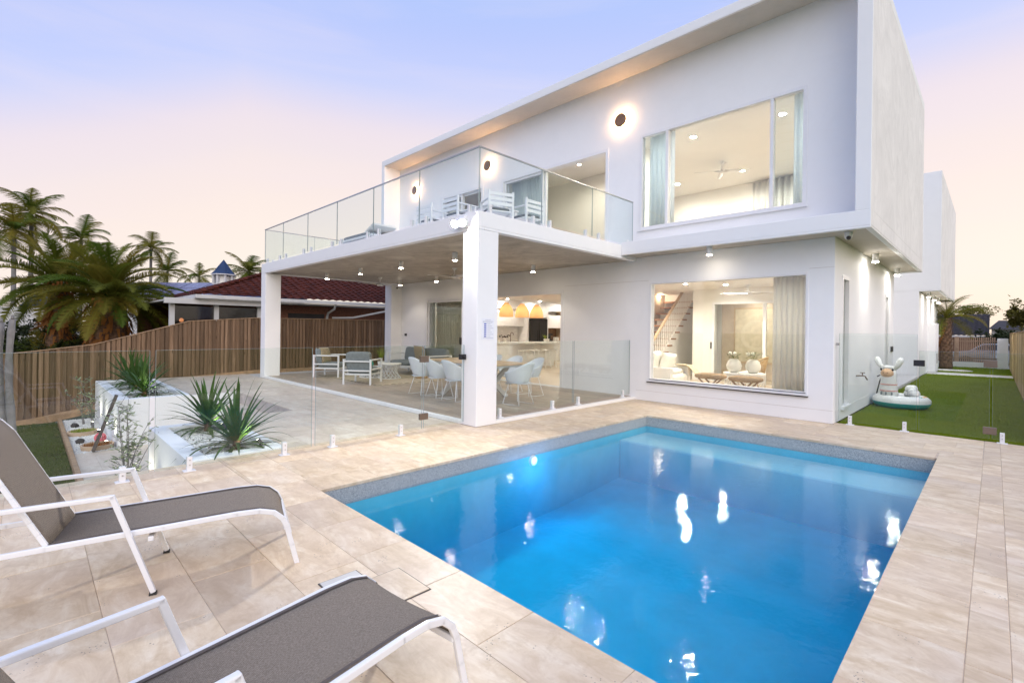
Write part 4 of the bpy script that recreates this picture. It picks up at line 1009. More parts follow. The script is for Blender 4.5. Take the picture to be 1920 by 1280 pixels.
a2 = armchair('white framed patio armchair with grey cushions turned with its back to the pool', (-5.95, 1.30, .06), R(129))
a3 = armchair('white framed two-seat patio sofa with grey cushions against the facade', (-7.12, 3.78, .06), R(-90), wide=2.3, deep=.84, cat='sofa', name='patio_sofa')
pillow('checked cushion on the side-on patio armchair by the fence', (-8.19, 1.30, .68), (R(-16), 0, R(41 + 80)))
pillow('checked cushion leaning on the patio sofa', (-7.05, 3.80, .70), (R(16), R(4), R(6)), s=.5)
rug = thing('outdoor_rug', 'tan outdoor rug with dark broken border under the patio lounge', 'rug', (-6.9, 2.3, .062))
MB().box(-1.75, 1.75, -1.05, 1.05, -.0015, .006).build('rug_field', 'rug', rug)
for k in range(17): MB().box(-1.7 + k * .2, -1.58 + k * .2, -1.03, -.97, .006, .008).build('border_dash', 'rug_border', rug)
for k in range(10): MB().box(1.64, 1.70, -1.0 + k * .2, -.88 + k * .2, .006, .008).build('border_dash', 'rug_border', rug)
def coffee(label, loc, r, h):
    t = thing('coffee_table', label, 'coffee table', loc)
    MB().cyl(0, 0, h - .025, h, r, 36).build('table_top', 'white_wicker', t, smooth=40, bevel=.004)
    m = MB(); n = 14
    for s in (1, -1):
        for k in range(n):
            pts = []
            for i in range(9):
                q = i / 8; a = 2 * math.pi * k / n + s * q * 1.1; rr = r * (.62 + .34 * (2 * q - 1) ** 2); pts.append((rr * math.cos(a), rr * math.sin(a), .015 + q * (h - .045)))
            m.tube(pts, .008, 6)
    m.build('wire_base', 'white_metal', t, smooth=True)
    MB().lathe([(r * .94, 0), (r * .98, 0), (r * .98, .02), (r * .94, .02), (r * .94, 0)], 32).build('base_ring', 'white_metal', t)
    return t
coffee('small round white wire coffee table in front of the patio sofa', (-6.62, 2.48, .068), .33, .42)
coffee('low round white wire coffee table behind the turned armchair', (-7.20, 2.25, .068), .36, .30)
# grass pot and green glass on the tables
def tuft(parent, n, h, mat, spread=.5, seed=1, w=.006, z=0):
    r = random.Random(seed); m = MB()
    for _ in range(n):
        a = r.uniform(0, 6.28); l = h * r.uniform(.6, 1.1); lean = r.uniform(.1, spread); pts = []
        sx, sy = -math.sin(a), math.cos(a); rows = []
        for i in range(5):
            q = i / 4; rr = .02 + lean * l * q * q; ww = w * (1 - q * .9)
            x, y, zz = rr * math.cos(a), rr * math.sin(a), z + l * (q - .18 * lean * q * q)
            rows.append([(x - sx * ww, y - sy * ww, zz), (x + sx * ww, y + sy * ww, zz)])
        m.grid(rows)
    return m.build('grass_tuft', mat, parent, smooth=True)
t = thing('potted_grass', 'yellow-green ornamental grass in a pot on the low coffee table', 'potted plant', (-7.05, 2.45, .37))
MB().lathe([(0, 0), (.075, 0), (.10, .15), (.09, .15), (.08, .12), (0, .12)], 20).build('pot', 'white_wicker', t, smooth=40); tuft(t, 90, .46, 'pot_grass', .7, 3, .007, .12)
t = thing('glass_vase', 'green glass vase on the low coffee table', 'vase', (-7.36, 2.30, .37)); MB().lathe([(0, 0), (.06, 0), (.085, .06), (.05, .14), (.04, .16), (.033, .16), (.05, .1)], 20).build('vase_body', 'teal_glass', t, smooth=True)
t = thing('rattan_basket', 'round woven basket on the patio floor under the sofa end', 'basket', (-6.02, 3.15, .062)); MB().lathe([(0, 0), (.15, 0), (.18, .05), (.19, .10), (.17, .10), (.15, .03), (0, .03)], 22).build('basket_body', 'rattan', t, smooth=True)

# ------------------------------------------------------------------ dining set
dt = thing('dining_table', 'long patio dining table with timber-look top and grey crossed legs', 'table', (-2.35, 2.0, .06))
MB().box(-1.12, 1.12, -.5, .5, .715, .75).build('table_top', 'light_oak', dt, bevel=.006)
MB().box(-1.06, 1.06, -.44, .44, .67, .714).build('apron', 'shell_plastic', dt, bevel=.004)
for sx in (-1, 1):
    MB().bar((sx * .62, -.42, 0.0), (sx * .62, .40, .669), .09, .06, up=(1, 0, 0)).bar((sx * .545, .42, 0.0), (sx * .545, -.40, .669), .09, .06, up=(1, 0, 0)).build('cross_leg', 'path_concrete', dt, bevel=.004)
def shell_chair(label, loc, rz):
    """tub chair facing +y"""
    t = thing('dining_chair', label, 'chair', loc, rz, 'white tub chairs around the patio table')
    rows = []
    N = 26
    for i in range(11):                       # tub: open front, high rounded back
        q = i / 10; row = []
        for k in range(N + 1):
            a = math.pi * (1.0 + k / N) ; s = max(0.0, -math.sin(a))          # s 0..1..0 from side to back to side
            side = abs(math.cos(a)) ** .8 * math.copysign(1, math.cos(a))
            H = .20 + .20 * (s ** 1.6); rr = .17 + .09 * q ** .7
            row.append((side * rr * 1.08, -.02 - s * (rr * 1.02 + .05 * q * q) + (1 - s) * .12, .42 + H * q ** 1.25))
        rows.append(row)
    o = MB().grid(rows)
    # seat pan
    pan = []
    for i in range(9):
        y = -.2 + .42 * i / 8; wv = .185 * (1 - .28 * ((i - 4) / 4) ** 4); pan.append([(wv * (j / 6 * 2 - 1), y, .425 - .02 * (1 - (j / 3 - 1) ** 2) - (.03 * max(0, i - 6) / 2)) for j in range(7)])
    o.grid(pan)
    o = o.build('seat_shell', 'shell_plastic', t, smooth=True); s_ = o.modifiers.new('s', 'SOLIDIFY'); s_.thickness = .012
    m = MB()
    for sx in (-1, 1):
        m.tube([(sx * .13, .12, .415), (sx * .21, .20, .012), (sx * .215, .0, .008), (sx * .21, -.22, .012), (sx * .13, -.12, .415)], .008, 8)
    m.tube([(-.14, .11, .41), (.14, .11, .41)], .008, 8).tube([(-.14, -.11, .41), (.14, -.11, .41)], .008, 8)
    m.build('wire_leg', 'white_metal', t, smooth=True)
    return t
c0 = shell_chair('white tub chair farthest from the column on the pool side of the table', (-3.25, 1.28, .06), R(4))
for i, (p, rz, lb) in enumerate((((-2.66, 1.30, .06), R(-5), 'middle of the three white tub chairs on the pool side of the table'),
                  ((-2.06, 1.27, .06), R(3), 'white tub chair on the pool side of the table, closest to the column'),
                  ((-1.62, 2.95, .06), R(172), 'white tub chair at the facade side of the table in front of the door opening'),
                  ((-2.28, 2.98, .06), R(186), 'white tub chair in the middle of the facade side of the table'),
                  ((-2.95, 2.96, .06), R(178), 'white tub chair at the facade side of the table farthest from the pool'),
                  ((-.92, 1.86, .06), R(92), 'white tub chair at the table end behind the big column'))): dup(c0, p, rz, lb)

# ------------------------------------------------------------------ ceiling fans
def fan(label, x, y, z, drop, L, mat='white_metal', n=3, a0=0, curved=True):
    t = thing('ceiling_fan', label, 'fan', (x, y, z))
    MB().lathe([(.001, 0), (.065, 0), (.06, -.02), (.018, -.07), (.014, -drop + .08), (.05, -drop + .03), (.085, -drop), (.08, -drop - .03), (.001, -drop - .045)], 20).build('fan_motor', mat, t, smooth=50)
    for k in range(n):
        a = a0 + 2 * math.pi * k / n; rows = []
        for i in range(7):
            q = i / 6; rr = .07 + L * q; w = .035 + .04 * math.sin(math.pi * min(1, q * 1.1)) ; tw = .03 * (1 - q); cv = (.06 * math.sin(q * 3) if curved else 0)
            rows.append([(rr, -w + cv, -drop + tw), (rr, w + cv, -drop - tw)])
        o = MB().grid(rows).build('fan_blade', mat, t, smooth=True, rot=(0, 0, a)); s = o.modifiers.new('s', 'SOLIDIFY'); s.thickness = .008
    return t
fan('pale ceiling fan under the patio ceiling beside the sofa end', -7.95, 2.90, 3.05, .22, .62, a0=.4)
fan('pale ceiling fan under the patio ceiling half hidden behind the column', -4.25, 2.90, 3.05, .22, .62, a0=.1)
fan('white ceiling fan on the bedroom ceiling upstairs', .35, 8.3, 6.06, .26, .62, n=4, a0=.5, curved=False)
fan('white ceiling fan in the ground floor living room', .95, 8.6, 2.75, .22, .6, n=4, a0=.2, curved=False)
# ------------------------------------------------------------------ notice on the column
t = thing('pool_notice', 'white resuscitation notice with blue arrow marks on the column', 'sign', (0.0015, .222, 1.50))
MB().box(0, .004, -.13, .13, -.165, .165).build('notice_sheet', 'paper', t)
for k in range(7):
    z = .075 - k * .032
    MB().add([(.0052, -.085, z - .009), (.0052, -.045, z - .009), (.0052, -.030, z), (.0052, -.045, z + .009), (.0052, -.085, z + .009)], [(0, 1, 2, 3, 4)]).build('arrow_mark', 'ink_blue', t)
    MB().box(.0042, .0052, -.015, .05 + .03 * ((k * 7) % 3), z - .003, z + .003).build('text_line', 'ink_grey', t)
for z, a, b in ((.135, -.06, .06), (.115, -.11, .11), (.10, -.11, .09), (-.14, -.10, .11)): MB().box(.0042, .0052, a, b, z - .003, z + .003).build('text_line', 'ink_grey', t)
# ------------------------------------------------------------------ kitchen seen through the open doors
isl = thing('kitchen_island', 'cream kitchen island with pale stone bench top behind the open doors', 'kitchen island', (-7.25, 8.6, .055))
MB().box(-.36, .12, -1.85, 1.75, 0, .90).build('island_base', 'cabinet', isl); MB().box(.1205, .36, -1.85, -.9, 0, .90).build('end_panel', 'cabinet', isl)
MB().box(-.40, .40, -1.95, 1.85, .901, .96).build('bench_top', 'bench_stone', isl, bevel=.005)
def bar_stool(label, loc):
    t = thing('bar_stool', label, 'stool', loc, 0, 'stools at the kitchen island')
    MB().box(-.13, .13, -.13, .13, .66, .69).build('seat', 'white_paint', t, bevel=.01)
    for sx in (-1, 1):
        for sy in (-1, 1): MB().bar((sx * .10, sy * .10, .66), (sx * .16, sy * .16, 0), .024).build('leg', 'white_paint', t, bevel=.003)
    MB().bar((-.142, .142, .2), (-.142, -.142, .2), .018).bar((.142, .142, .2), (.142, -.142, .2), .018).build('foot_rail', 'white_paint', t)
    return t
s0 = bar_stool('white bar stool at the kitchen island nearest the column edge', (-6.5, 7.85, .055))
for y, lb in ((8.47, 'second white bar stool from the column at the kitchen island'), (9.09, 'third white bar stool from the column at the kitchen island'), (9.71, 'white bar stool at the far end of the kitchen island')): dup(s0, (-6.5, y, .055), 0, lb)
kc = thing('kitchen_cabinets', 'white kitchen wall cabinets around a black refrigerator space', 'cabinet', (-9.58, 0, .055))
MB().box(0, .62, 8.6, 10.72, 0, .88).box(0, .62, 12.1, 13.4, 0, .88).build('base_cabinet', 'cabinet', kc); MB().box(0, .64, 8.6, 10.72, .881, .92).box(0, .64, 12.1, 13.4, .881, .92).build('worktop', 'bench_stone', kc)
MB().box(0, .38, 8.2, 10.72, 1.58, 2.30).build('wall_cabinet', 'cabinet', kc); MB().box(0, .38, 12.1, 13.4, 1.52, 2.12).build('wall_cabinet', 'cabinet', kc); MB().box(0, .45, 8.2, 13.4, 2.31, 2.69).build('bulkhead', 'cabinet', kc)
MB().box(0, .62, 10.721, 10.80, 0, 2.30).box(0, .62, 12.0, 12.099, 0, 2.30).box(0, .62, 10.801, 11.999, 1.98, 2.30).build('tall_panel', 'cabinet', kc)
MB().box(0, .02, 8.6, 10.72, .921, 1.579).build('splashback', 'bench_stone', kc); MB().box(0, .02, 12.1, 13.4, .921, 1.519).build('splashback', 'brown_timber', kc)
MB().box(0, .64, 13.41, 13.99, 0, 2.69).build('timber_end_panel', 'light_oak', kc)
fg = thing('refrigerator', 'black double-door refrigerator in the white kitchen wall', 'refrigerator', (-9.56, 11.4, .055)); MB().box(0, .66, -.58, -.003, .02, 1.92).build('door', 'black_gloss', fg, bevel=.01); MB().box(0, .66, .003, .58, .02, 1.92).build('door', 'black_gloss', fg, bevel=.01)
for s in (-1, 1): MB().box(.661, .69, s * .05 - .012, s * .05 + .012, .8, 1.4).build('handle', 'black_metal', fg)
for i, (y, lb) in enumerate(((7.66, 'woven pendant lamp over the island closest to the column'), (8.51, 'middle woven pendant lamp over the kitchen island'), (9.33, 'woven pendant lamp over the far end of the kitchen island'))):
    t = thing('pendant_lamp', lb, 'lamp', (-7.2, y, 1.95), 0, 'woven pendants over the island')
    MB().lathe([(.27, 0), (.268, .10), (.245, .25), (.18, .40), (.10, .48), (.085, .52)], 28).build('shade', 'woven_shade', t, smooth=True)
    MB().cyl(0, 0, .50, .80, .004, 8).cyl(0, 0, .49, .53, .03, 12).build('cord', 'white_metal', t); MB().ball((0, 0, .26), .05).build('bulb', 'bulb', t, smooth=True)
    lamp('POINT', 'pendant_light', (0, 0, .18), 5, (1, .76, .50), t, .06)
for i, (x, y, lb) in enumerate(((-7.3, 7.2, 'small green plants in white pots on the island near the column'), (-7.4, 10.1, 'small green plant in a white pot at the far end of the island'))):
    t = thing('potted_herb', lb, 'potted plant', (x, y, 1.016)); MB().lathe([(0, 0), (.05, 0), (.065, .11), (.055, .11), (0, .09)], 16).lathe([(0, 0), (.05, 0), (.065, .11), (.055, .11), (0, .09)], 16, (0, .17, 0)).build('pot', 'ceramic', t, smooth=40); tuft(t, 70, .2, 'pot_grass', 1.0, 9 + i, .012, .09)
t = thing('kitchen_tap', 'curved brass kitchen tap on the island bench', 'tap', (-7.45, 8.15, 1.016)); MB().tube([(0, 0, 0), (0, 0, .28), (.02, 0, .34), (.08, 0, .36), (.14, 0, .33), (.15, 0, .26)], .012, 8).build('tap_spout', 'bronze', t, smooth=True)
t = thing('coffee_machine', 'black coffee machine on the worktop by the refrigerator', 'coffee machine', (-9.2, 12.45, .976)); MB().box(-.12, .12, -.12, .12, 0, .06).box(-.12, 0, -.12, .12, .06, .34).box(0, .12, -.12, .12, .25, .34).build('machine_body', 'black_metal', t, bevel=.01)
for k, (y, lb) in enumerate(((12.85, 'white canister on the worktop next to the coffee machine'), (13.05, 'white canister on the worktop near the timber end panel'))):
    t = thing('canister', lb, 'canister', (-9.2, y, .976)); MB().lathe([(0, 0), (.07, 0), (.07, .16), (.06, .17), (0, .18)], 18).build('canister_body', 'ceramic', t, smooth=40)
t = thing('dark_flowers', 'dark sprigs in a white vase on the kitchen island', 'vase', (-7.35, 7.75, 1.016)); MB().lathe([(0, 0), (.05, 0), (.06, .08), (.03, .16), (.022, .16), (0, .05)], 16).build('vase_body', 'ceramic', t, smooth=True)
r = random.Random(4); m = MB()
for k in range(26): m.ball((r.uniform(-.18, .18), r.uniform(-.18, .18), r.uniform(.17, .26)), .022, nu=6, nv=5)
m.build('sprigs', 'dark_board', t)

# ------------------------------------------------------------------ living room
st = thing('staircase', 'timber-tread staircase with white balusters behind the living room window', 'staircase', (-2.1, 8.1, .055))
n = 13; run = .245; rise = .205
for k in range(n):
    MB().box(-.5, .575, k * run, k * run + .29, (k + 1) * rise - .045, (k + 1) * rise).build('tread', 'tread_timber', st, bevel=.006)
    MB().box(-.48, .48, k * run + .265, k * run + .285, k * rise, (k + 1) * rise - .046).build('riser', 'white_paint', st)
MB().bar((.53, -.02, .05), (.53, n * run, n * rise - .03), .04, .30).build('stringer', 'white_paint', st)
MB().add([(.49, .25, 0), (.49, n * run, 0), (.49, n * run, n * rise - .2), (.44, .25, 0), (.44, n * run, 0), (.44, n * run, n * rise - .2)], [(0, 1, 2), (5, 4, 3), (0, 3, 4, 1), (1, 4, 5, 2), (2, 5, 3, 0)]).build('spandrel', 'white_paint', st)
for k in range(n * 2 - 2): yy = .14 + k * run / 2; z = yy / run * rise; MB().box(.515, .545, yy - .014, yy + .014, z + .14, z + 1.02).build('baluster', 'white_paint', st)
MB().bar((.53, .0, 1.05), (.53, n * run, n * rise + 1.05), .07, .06).build('handrail', 'light_oak', st, bevel=.006)
for yy, z in ((-.06, 0), (n * run - .4, n * rise - .45)): MB().box(.48, .58, yy - .05, yy + .05, z, z + 1.25).build('newel_post', 'white_paint', st, bevel=.006)
for k in (2, 6, 10): 
    o = MB().ball((-.52, k * run, k * rise + .55), .035, nu=10, nv=8).build('stair_light', 'bulb', st, smooth=True); lamp('POINT', 'stair_lamp', (-.44, k * run, k * rise + .55), 5, WARM, st, .04)
sf = thing('white_sofa', 'white slip-covered sofa by the living room window', 'sofa', (-.25, 6.35, .055), R(90))
MB().cushion(0, 0, .24, .95, .95, .38, 6).build('sofa_base', 'white_fabric', sf, smooth=True); MB().cushion(.02, 0, .46, .86, .8, .17, 4).build('seat_cushion', 'white_fabric', sf, smooth=True)
MB().cushion(0, .40, .6, .95, .22, .62, 4).build('backrest', 'white_fabric', sf, smooth=True)
for s in (-1, 1): MB().box(s * .46 - .07, s * .46 + .07, -.46, .46, .0, .58).build('arm', 'white_paint', sf, bevel=.02)
pillow('plump white cushion on the sofa behind the living room window', (-.45, 6.25, .76), (R(14), 0, R(95)), 'white_fabric', .5, .2)
pillow('smaller white cushion in front of another on the window sofa', (-.22, 6.52, .74), (R(14), R(8), R(70)), 'white_fabric', .44, .18)
o = MB().grid([[(x, y, .66 - .35 * max(0, x - .22) ** 1.1 * 3 + .012 * math.sin(y * 40)) for y in [6.62 + .3 * j / 8 for j in range(9)]] for x in [-.1 + .55 * i / 12 for i in range(13)]]).build('throw_blanket', 'throw', smooth=True); s = o.modifiers.new('s', 'SOLIDIFY'); s.thickness = .012
tag(o, 'tan throw blanket hanging over the arm of the white sofa', 'blanket')
def xstool(label, loc, rz):
    t = thing('cross_leg_stool', label, 'stool', loc, rz); MB().cushion(0, 0, .50, .62, .40, .12, 4).build('woven_seat', 'jute', t, smooth=True)
    for s in (-1, 1):
        for u in (-1, 1): MB().bar((u * .27, s * .16 + u * .012, 0), (-u * .20, s * .16 + u * .012, .455), .024, .05, up=(0, 1, 0)).build('leg', 'brown_timber', t)
    return t
xstool('brown woven cross-leg stool under the window, closer to the white sofa', (1.28, 5.50, .055), R(4)); xstool('brown woven cross-leg stool under the window, closer to the curtain', (2.02, 5.42, .055), R(-4))
ct = thing('drum_table', 'white carved drum coffee table carrying two round vases', 'coffee table', (1.55, 6.7, .055))
MB().cyl(0, 0, .48, .52, .44, 40).build('table_top', 'white_paint', ct, smooth=40); m = MB()
for k in range(28):
    a = 2 * math.pi * k / 28
    for z in (.08, .22, .36): m.tube([(.40 * math.cos(a), .40 * math.sin(a), z - .07), (.40 * math.cos(a + .11), .40 * math.sin(a + .11), z), (.40 * math.cos(a), .40 * math.sin(a), z + .07)], .014, 5)
m.build('fretwork', 'white_paint', ct); MB().cyl(0, 0, .0, .03, .41, 32).cyl(0, 0, .44, .479, .41, 32).build('rim', 'white_paint', ct, smooth=40)
for i, (x, y, lb) in enumerate(((1.35, 6.62, 'round white vase of greenery on the drum table, closer to the sofa'), (1.72, 6.75, 'round white vase of greenery on the drum table, closer to the curtain'))):
    t = thing('round_vase', lb, 'vase', (x, y, .576)); MB().lathe([(0, 0), (.08, 0), (.15, .08), (.165, .16), (.13, .26), (.075, .31), (.065, .31), (.10, .2), (0, .1)], 24).build('vase_body', 'ceramic', t, smooth=True)
    r = random.Random(20 + i); m = MB(); fl = MB()
    for _ in range(90):
        a = r.uniform(0, 6.28); rr = r.uniform(.02, .17); z = .32 + r.uniform(0, .14); l = r.uniform(.05, .09); b = a + r.uniform(-.6, .6); p = Vector((rr * math.cos(a), rr * math.sin(a), z)); d = Vector((math.cos(b), math.sin(b), r.uniform(-.2, .6))) * l; sd_ = Vector((-math.sin(b), math.cos(b), 0)) * l * .25
        m.add([p, p + d * .5 + sd_, p + d, p + d * .5 - sd_], [(0, 1, 2, 3)])
    m.build('greenery', 'yucca_leaf', t)
    for k in range(2): fl.ball((r.uniform(-.1, .1), r.uniform(-.1, .1), .43), .045, nu=8, nv=6)
    fl.build('blossom', 'flower', t, smooth=True)
t = thing('rattan_chair', 'curved cane armchair behind the drum table', 'chair', (1.35, 7.75, .055), R(-90)); m = MB()
for k in range(18): a = math.pi * (.12 + .76 * k / 17); m.tube([(.26 * math.cos(a), .28 * math.sin(a), .42), (.34 * math.cos(a), .36 * math.sin(a), .62 + .22 * math.sin(a))], .010, 5)
m.tube([(.34 * math.cos(math.pi * q), .36 * math.sin(math.pi * q), .62 + .22 * math.sin(math.pi * q)) for q in [i / 16 for i in range(17)]], .022, 7).build('cane_back', 'rattan', t, smooth=True); MB().cushion(0, .02, .44, .52, .5, .10, 4).build('seat_cushion', 'white_fabric', t, smooth=True)
m = MB()
for sx in (-1, 1):
    for sy in (-1, 1): m.tube([(sx * .2, sy * .2, .42), (sx * .24, sy * .24, 0)], .018, 7)
m.build('legs', 'rattan', t)
aw = thing('wall_art', 'square beige woven artwork with pale ring on the wall beyond the glass door', 'artwork', (.45, 10.845, 1.35)); MB().box(-.62, .62, -.03, 0, -.75, .85).build('canvas', 'art_ground', aw); MB().lathe([(.36, 0), (.42, .006), (.46, 0)], 40).xform(Matrix.Translation((0, -.032, .05)) @ Matrix.Rotation(R(90), 4, 'X')).build('ring', 'art_ring', aw, smooth=True)
m = MB().box(-.66, .66, -.04, -.001, .86, .90).box(-.66, .66, -.04, -.001, -.80, -.76).box(-.66, -.63, -.04, -.001, -.759, .859).box(.63, .66, -.04, -.001, -.759, .859).build('art_frame', 'light_oak', aw)
t = thing('leafy_plant', 'low dark green plant beside the glass door indoors', 'potted plant', (2.0, 9.1, .055)); MB().lathe([(0, 0), (.16, 0), (.2, .3), (.17, .3), (0, .25)], 20).build('pot', 'rattan', t, smooth=40); r = random.Random(8); m = MB()
for _ in range(200):
    a = r.uniform(0, 6.28); rr = r.uniform(0, .3); p = Vector((rr * math.cos(a), rr * math.sin(a), .32 + r.uniform(0, .22))); d = Vector((math.cos(a), math.sin(a), r.uniform(-.3, .5))) * .1; s_ = Vector((-math.sin(a), math.cos(a), 0)) * .03; m.add([p, p + d * .5 + s_, p + d, p + d * .5 - s_], [(0, 1, 2, 3)])
m.build('foliage', 'yucca_leaf', t)
hb = thing('bed_headboard', 'teal fabric headboard in the upstairs bedroom corner', 'headboard', (-.15, 7.35, 3.38), R(-12)); MB().box(-.6, .6, 0, .09, 0, .98).build('headboard_panel', 'headboard', hb, bevel=.02); MB().cushion(0, -.15, .84, .6, .2, .34, 3).build('pillow', 'white_fabric', hb, smooth=True)
# ------------------------------------------------------------------ balcony furniture
bt = thing('balcony_table', 'white slatted dining table behind the balcony glass', 'table', (-2.55, 2.2, 3.302)); 
for k in range(8): MB().box(-.85, .85, -.44 + k * .11, -.345 + k * .11, .715, .74).build('slat', 'white_metal', bt, bevel=.003)
for sx in (-1, 1):
    for sy in (-1, 1): MB().box(sx * .78 - .035, sx * .78 + .035, sy * .38 - .035, sy * .38 + .035, 0, .714).build('leg', 'white_metal', bt, bevel=.004)
MB().box(-.74, .74, -.40, -.36, .64, .712).box(-.74, .74, .36, .40, .64, .712).build('apron', 'white_metal', bt)
def slat_chair(label, loc, rz):
    t = thing('balcony_chair', label, 'chair', loc, rz, 'white slatted chairs on the balcony')
    for sx in (-1, 1):
        MB().box(sx * .24 - .02, sx * .24 + .02, .20, .24, 0, .64).build('leg', 'white_metal', t, bevel=.003); MB().box(sx * .24 - .02, sx * .24 + .02, -.24, -.20, 0, .80).build('leg', 'white_metal', t, bevel=.003); MB().box(sx * .24 - .024, sx * .24 + .024, -.199, .25, .641, .665).build('armrest', 'white_metal', t, bevel=.003)
    for k in range(5): MB().box(-.22, .22, -.2 + k * .085, -.13 + k * .085, .42, .44).build('seat_slat', 'white_metal', t)
    for k in range(3): MB().box(-.22, .22, -.235, -.215, .52 + k * .095, .58 + k * .095).build('back_slat', 'white_metal', t)
    MB().cushion(0, .02, .475, .44, .42, .06, 5).build('seat_pad', 'grey_cushion', t, smooth=True)
    return t
b0 = slat_chair('white slatted balcony chair nearest the balcony corner', (-1.25, 1.55, 3.302), R(68))
for p, rz, lb in (((-1.2, 2.35, 3.302), R(88), 'white slatted balcony chair at the table end facing away from the pool'), ((-2.1, 1.3, 3.302), R(0), 'white slatted balcony chair on the front side of the table by the floodlight'), ((-3.0, 1.3, 3.302), R(3), 'white slatted balcony chair on the front side farthest from the corner'), ((-2.5, 3.1, 3.302), R(180), 'white slatted balcony chair between the table and the facade')): dup(b0, p, rz, lb)
bl = thing('balcony_sunbed', 'low white balcony sunbed with dark mattress behind the far glass', 'sunbed', (-4.35, .52, 3.30))
MB().box(-.75, .75, -.32, .32, .10, .15).build('frame', 'white_metal', bl, bevel=.006); MB().cushion(-.05, 0, .19, 1.3, .58, .09, 6).build('mattress', 'grey_cushion', bl, smooth=True)
for sx in (-1, 1):
    for sy in (-1, 1): MB().box(sx * .7 - .025, sx * .7 + .025, sy * .28 - .025, sy * .28 + .025, 0, .099).build('leg', 'white_metal', bl)
MB().bar((.35, 0, .20), (.74, 0, .36), .56, .05).build('headrest', 'white_fabric', bl, bevel=.01)
# ------------------------------------------------------------------ planting
def strap_leaf(L, w, droop, seed):
    r = random.Random(seed); rows = []; n = 8; a = 0; x = z = 0.0
    for i in range(n + 1):
        q = i / n; ww = w * (.45 + .9 * q if q < .3 else (1 - q) ** .62 * .98) ; ww = max(ww, .0012)
        rows.append([(-ww, x, z + ww * .38), (0, x, z), (ww, x, z + ww * .38)])
        ang = droop * q ** 1.6; x += L / n * math.sin(ang); z += L / n * math.cos(ang)
    return MB().grid(rows).mesh('leaf', 'yucca_leaf', True)
LEAF = [strap_leaf(1, .044, d, i) for i, d in enumerate((.25, .55, .9, 1.25, 1.6))]
def yucca(label, loc, h, n, seed):
    r = random.Random(seed); t = thing('yucca', label, 'yucca', loc)
    MB().tube([(0, 0, -.05), (.01, 0, .06), (0, .01, .16)], [.05, .045, .03], 9).build('stem', 'bark', t, smooth=True)
    for k in range(n):
        q = k / n; az = k * 2.399 + r.uniform(-.25, .25); tilt = R(4 + 92 * q ** .72 + r.uniform(-9, 9)); s = h * (1.0 - .12 * q) * r.uniform(.82, 1.08)
        me = LEAF[min(4, max(0, int(q * 4.2 + r.uniform(-.6, .8))))]
        o = link('leaf', me, t, 0, (0, 0, .14 - .10 * q), None); o.rotation_euler = Euler((-tilt, 0, az), 'XYZ'); o.scale = (s * 1.2, s, s)
    return t
yucca('yucca in the near planter, the one closer to the pool deck', (-1.02, -3.00, -.03), .76, 62, 1)
yucca('yucca in the near planter, the one farther from the pool deck', (-2.45, -2.98, -.03), .76, 64, 2)
yucca('yucca in the long planter, at its near end', (-7.25, -3.05, -.03), .80, 62, 3)
yucca('yucca in the long planter, second from its near end', (-8.75, -3.02, -.03), .84, 62, 4)
yucca('yucca in the long planter, closest to the fence', (-9.9, -3.0, -.03), .82, 56, 5)
# garden uplights
for x, y, z, ax, e in ((-.80, -2.80, .0, (-1.3, -3.1, .5), 9), (-2.15, -2.85, .0, (-2.6, -3.05, .5), 8), (-6.95, -2.9, .0, (-7.4, -3.1, .5), 10), (-8.4, -2.85, .0, (-8.9, -3.1, .5), 8),
                       (-9.5, -3.72, ZL, (-9.5, -3.56, .3), 12), (-8.3, -3.70, ZL, (-8.3, -3.56, .3), 12), (-6.85, -3.70, ZL, (-6.9, -3.56, .3), 12), (-2.75, -3.74, ZL, (-2.75, -3.58, .3), 13), (-1.7, -3.74, ZL, (-1.7, -3.58, .3), 13)):
    i = rnd.random(); where = 'white-walled planter' if z > -.5 else 'sunken pebble bed'
    nm = {-.80: 'spike uplight under the yucca next to the pool deck', -2.15: 'spike uplight under the second yucca of the near planter', -6.95: 'spike uplight under the near yucca of the long planter', -8.4: 'spike uplight under the second yucca of the long planter', -9.5: 'spike uplight at the fence end of the pebble bed', -8.3: 'spike uplight in the middle of the pebble bed', -6.85: 'spike uplight at the landing end of the pebble bed', -2.75: 'spike uplight behind the olive shrub by the planter wall', -1.7: 'spike uplight between the olive shrub and the pool deck'}[x]
    t = thing('garden_spotlight', nm, 'spotlight', (x, y, z), 0, 'garden uplights')
    d = (Vector(ax) - Vector((x, y, z + .08))).normalized(); c = Vector((0, 0, .08))
    MB().tube([c - d * .05, c + d * .03], [.022, .028], 14).tube([(0, 0, -.03), (0, 0, .07)], .006, 6).build('spot_body', 'black_metal', t, smooth=40); MB().tube([c + d * .0305, c + d * .034], [.024, .022], 14).build('spot_lens', 'lens_spike', t)
    lamp('SPOT', 'uplight_lamp', c + d * .05, e * 1.7, (1, .93, .72), t, .03, 110, .7, aim=c + d)
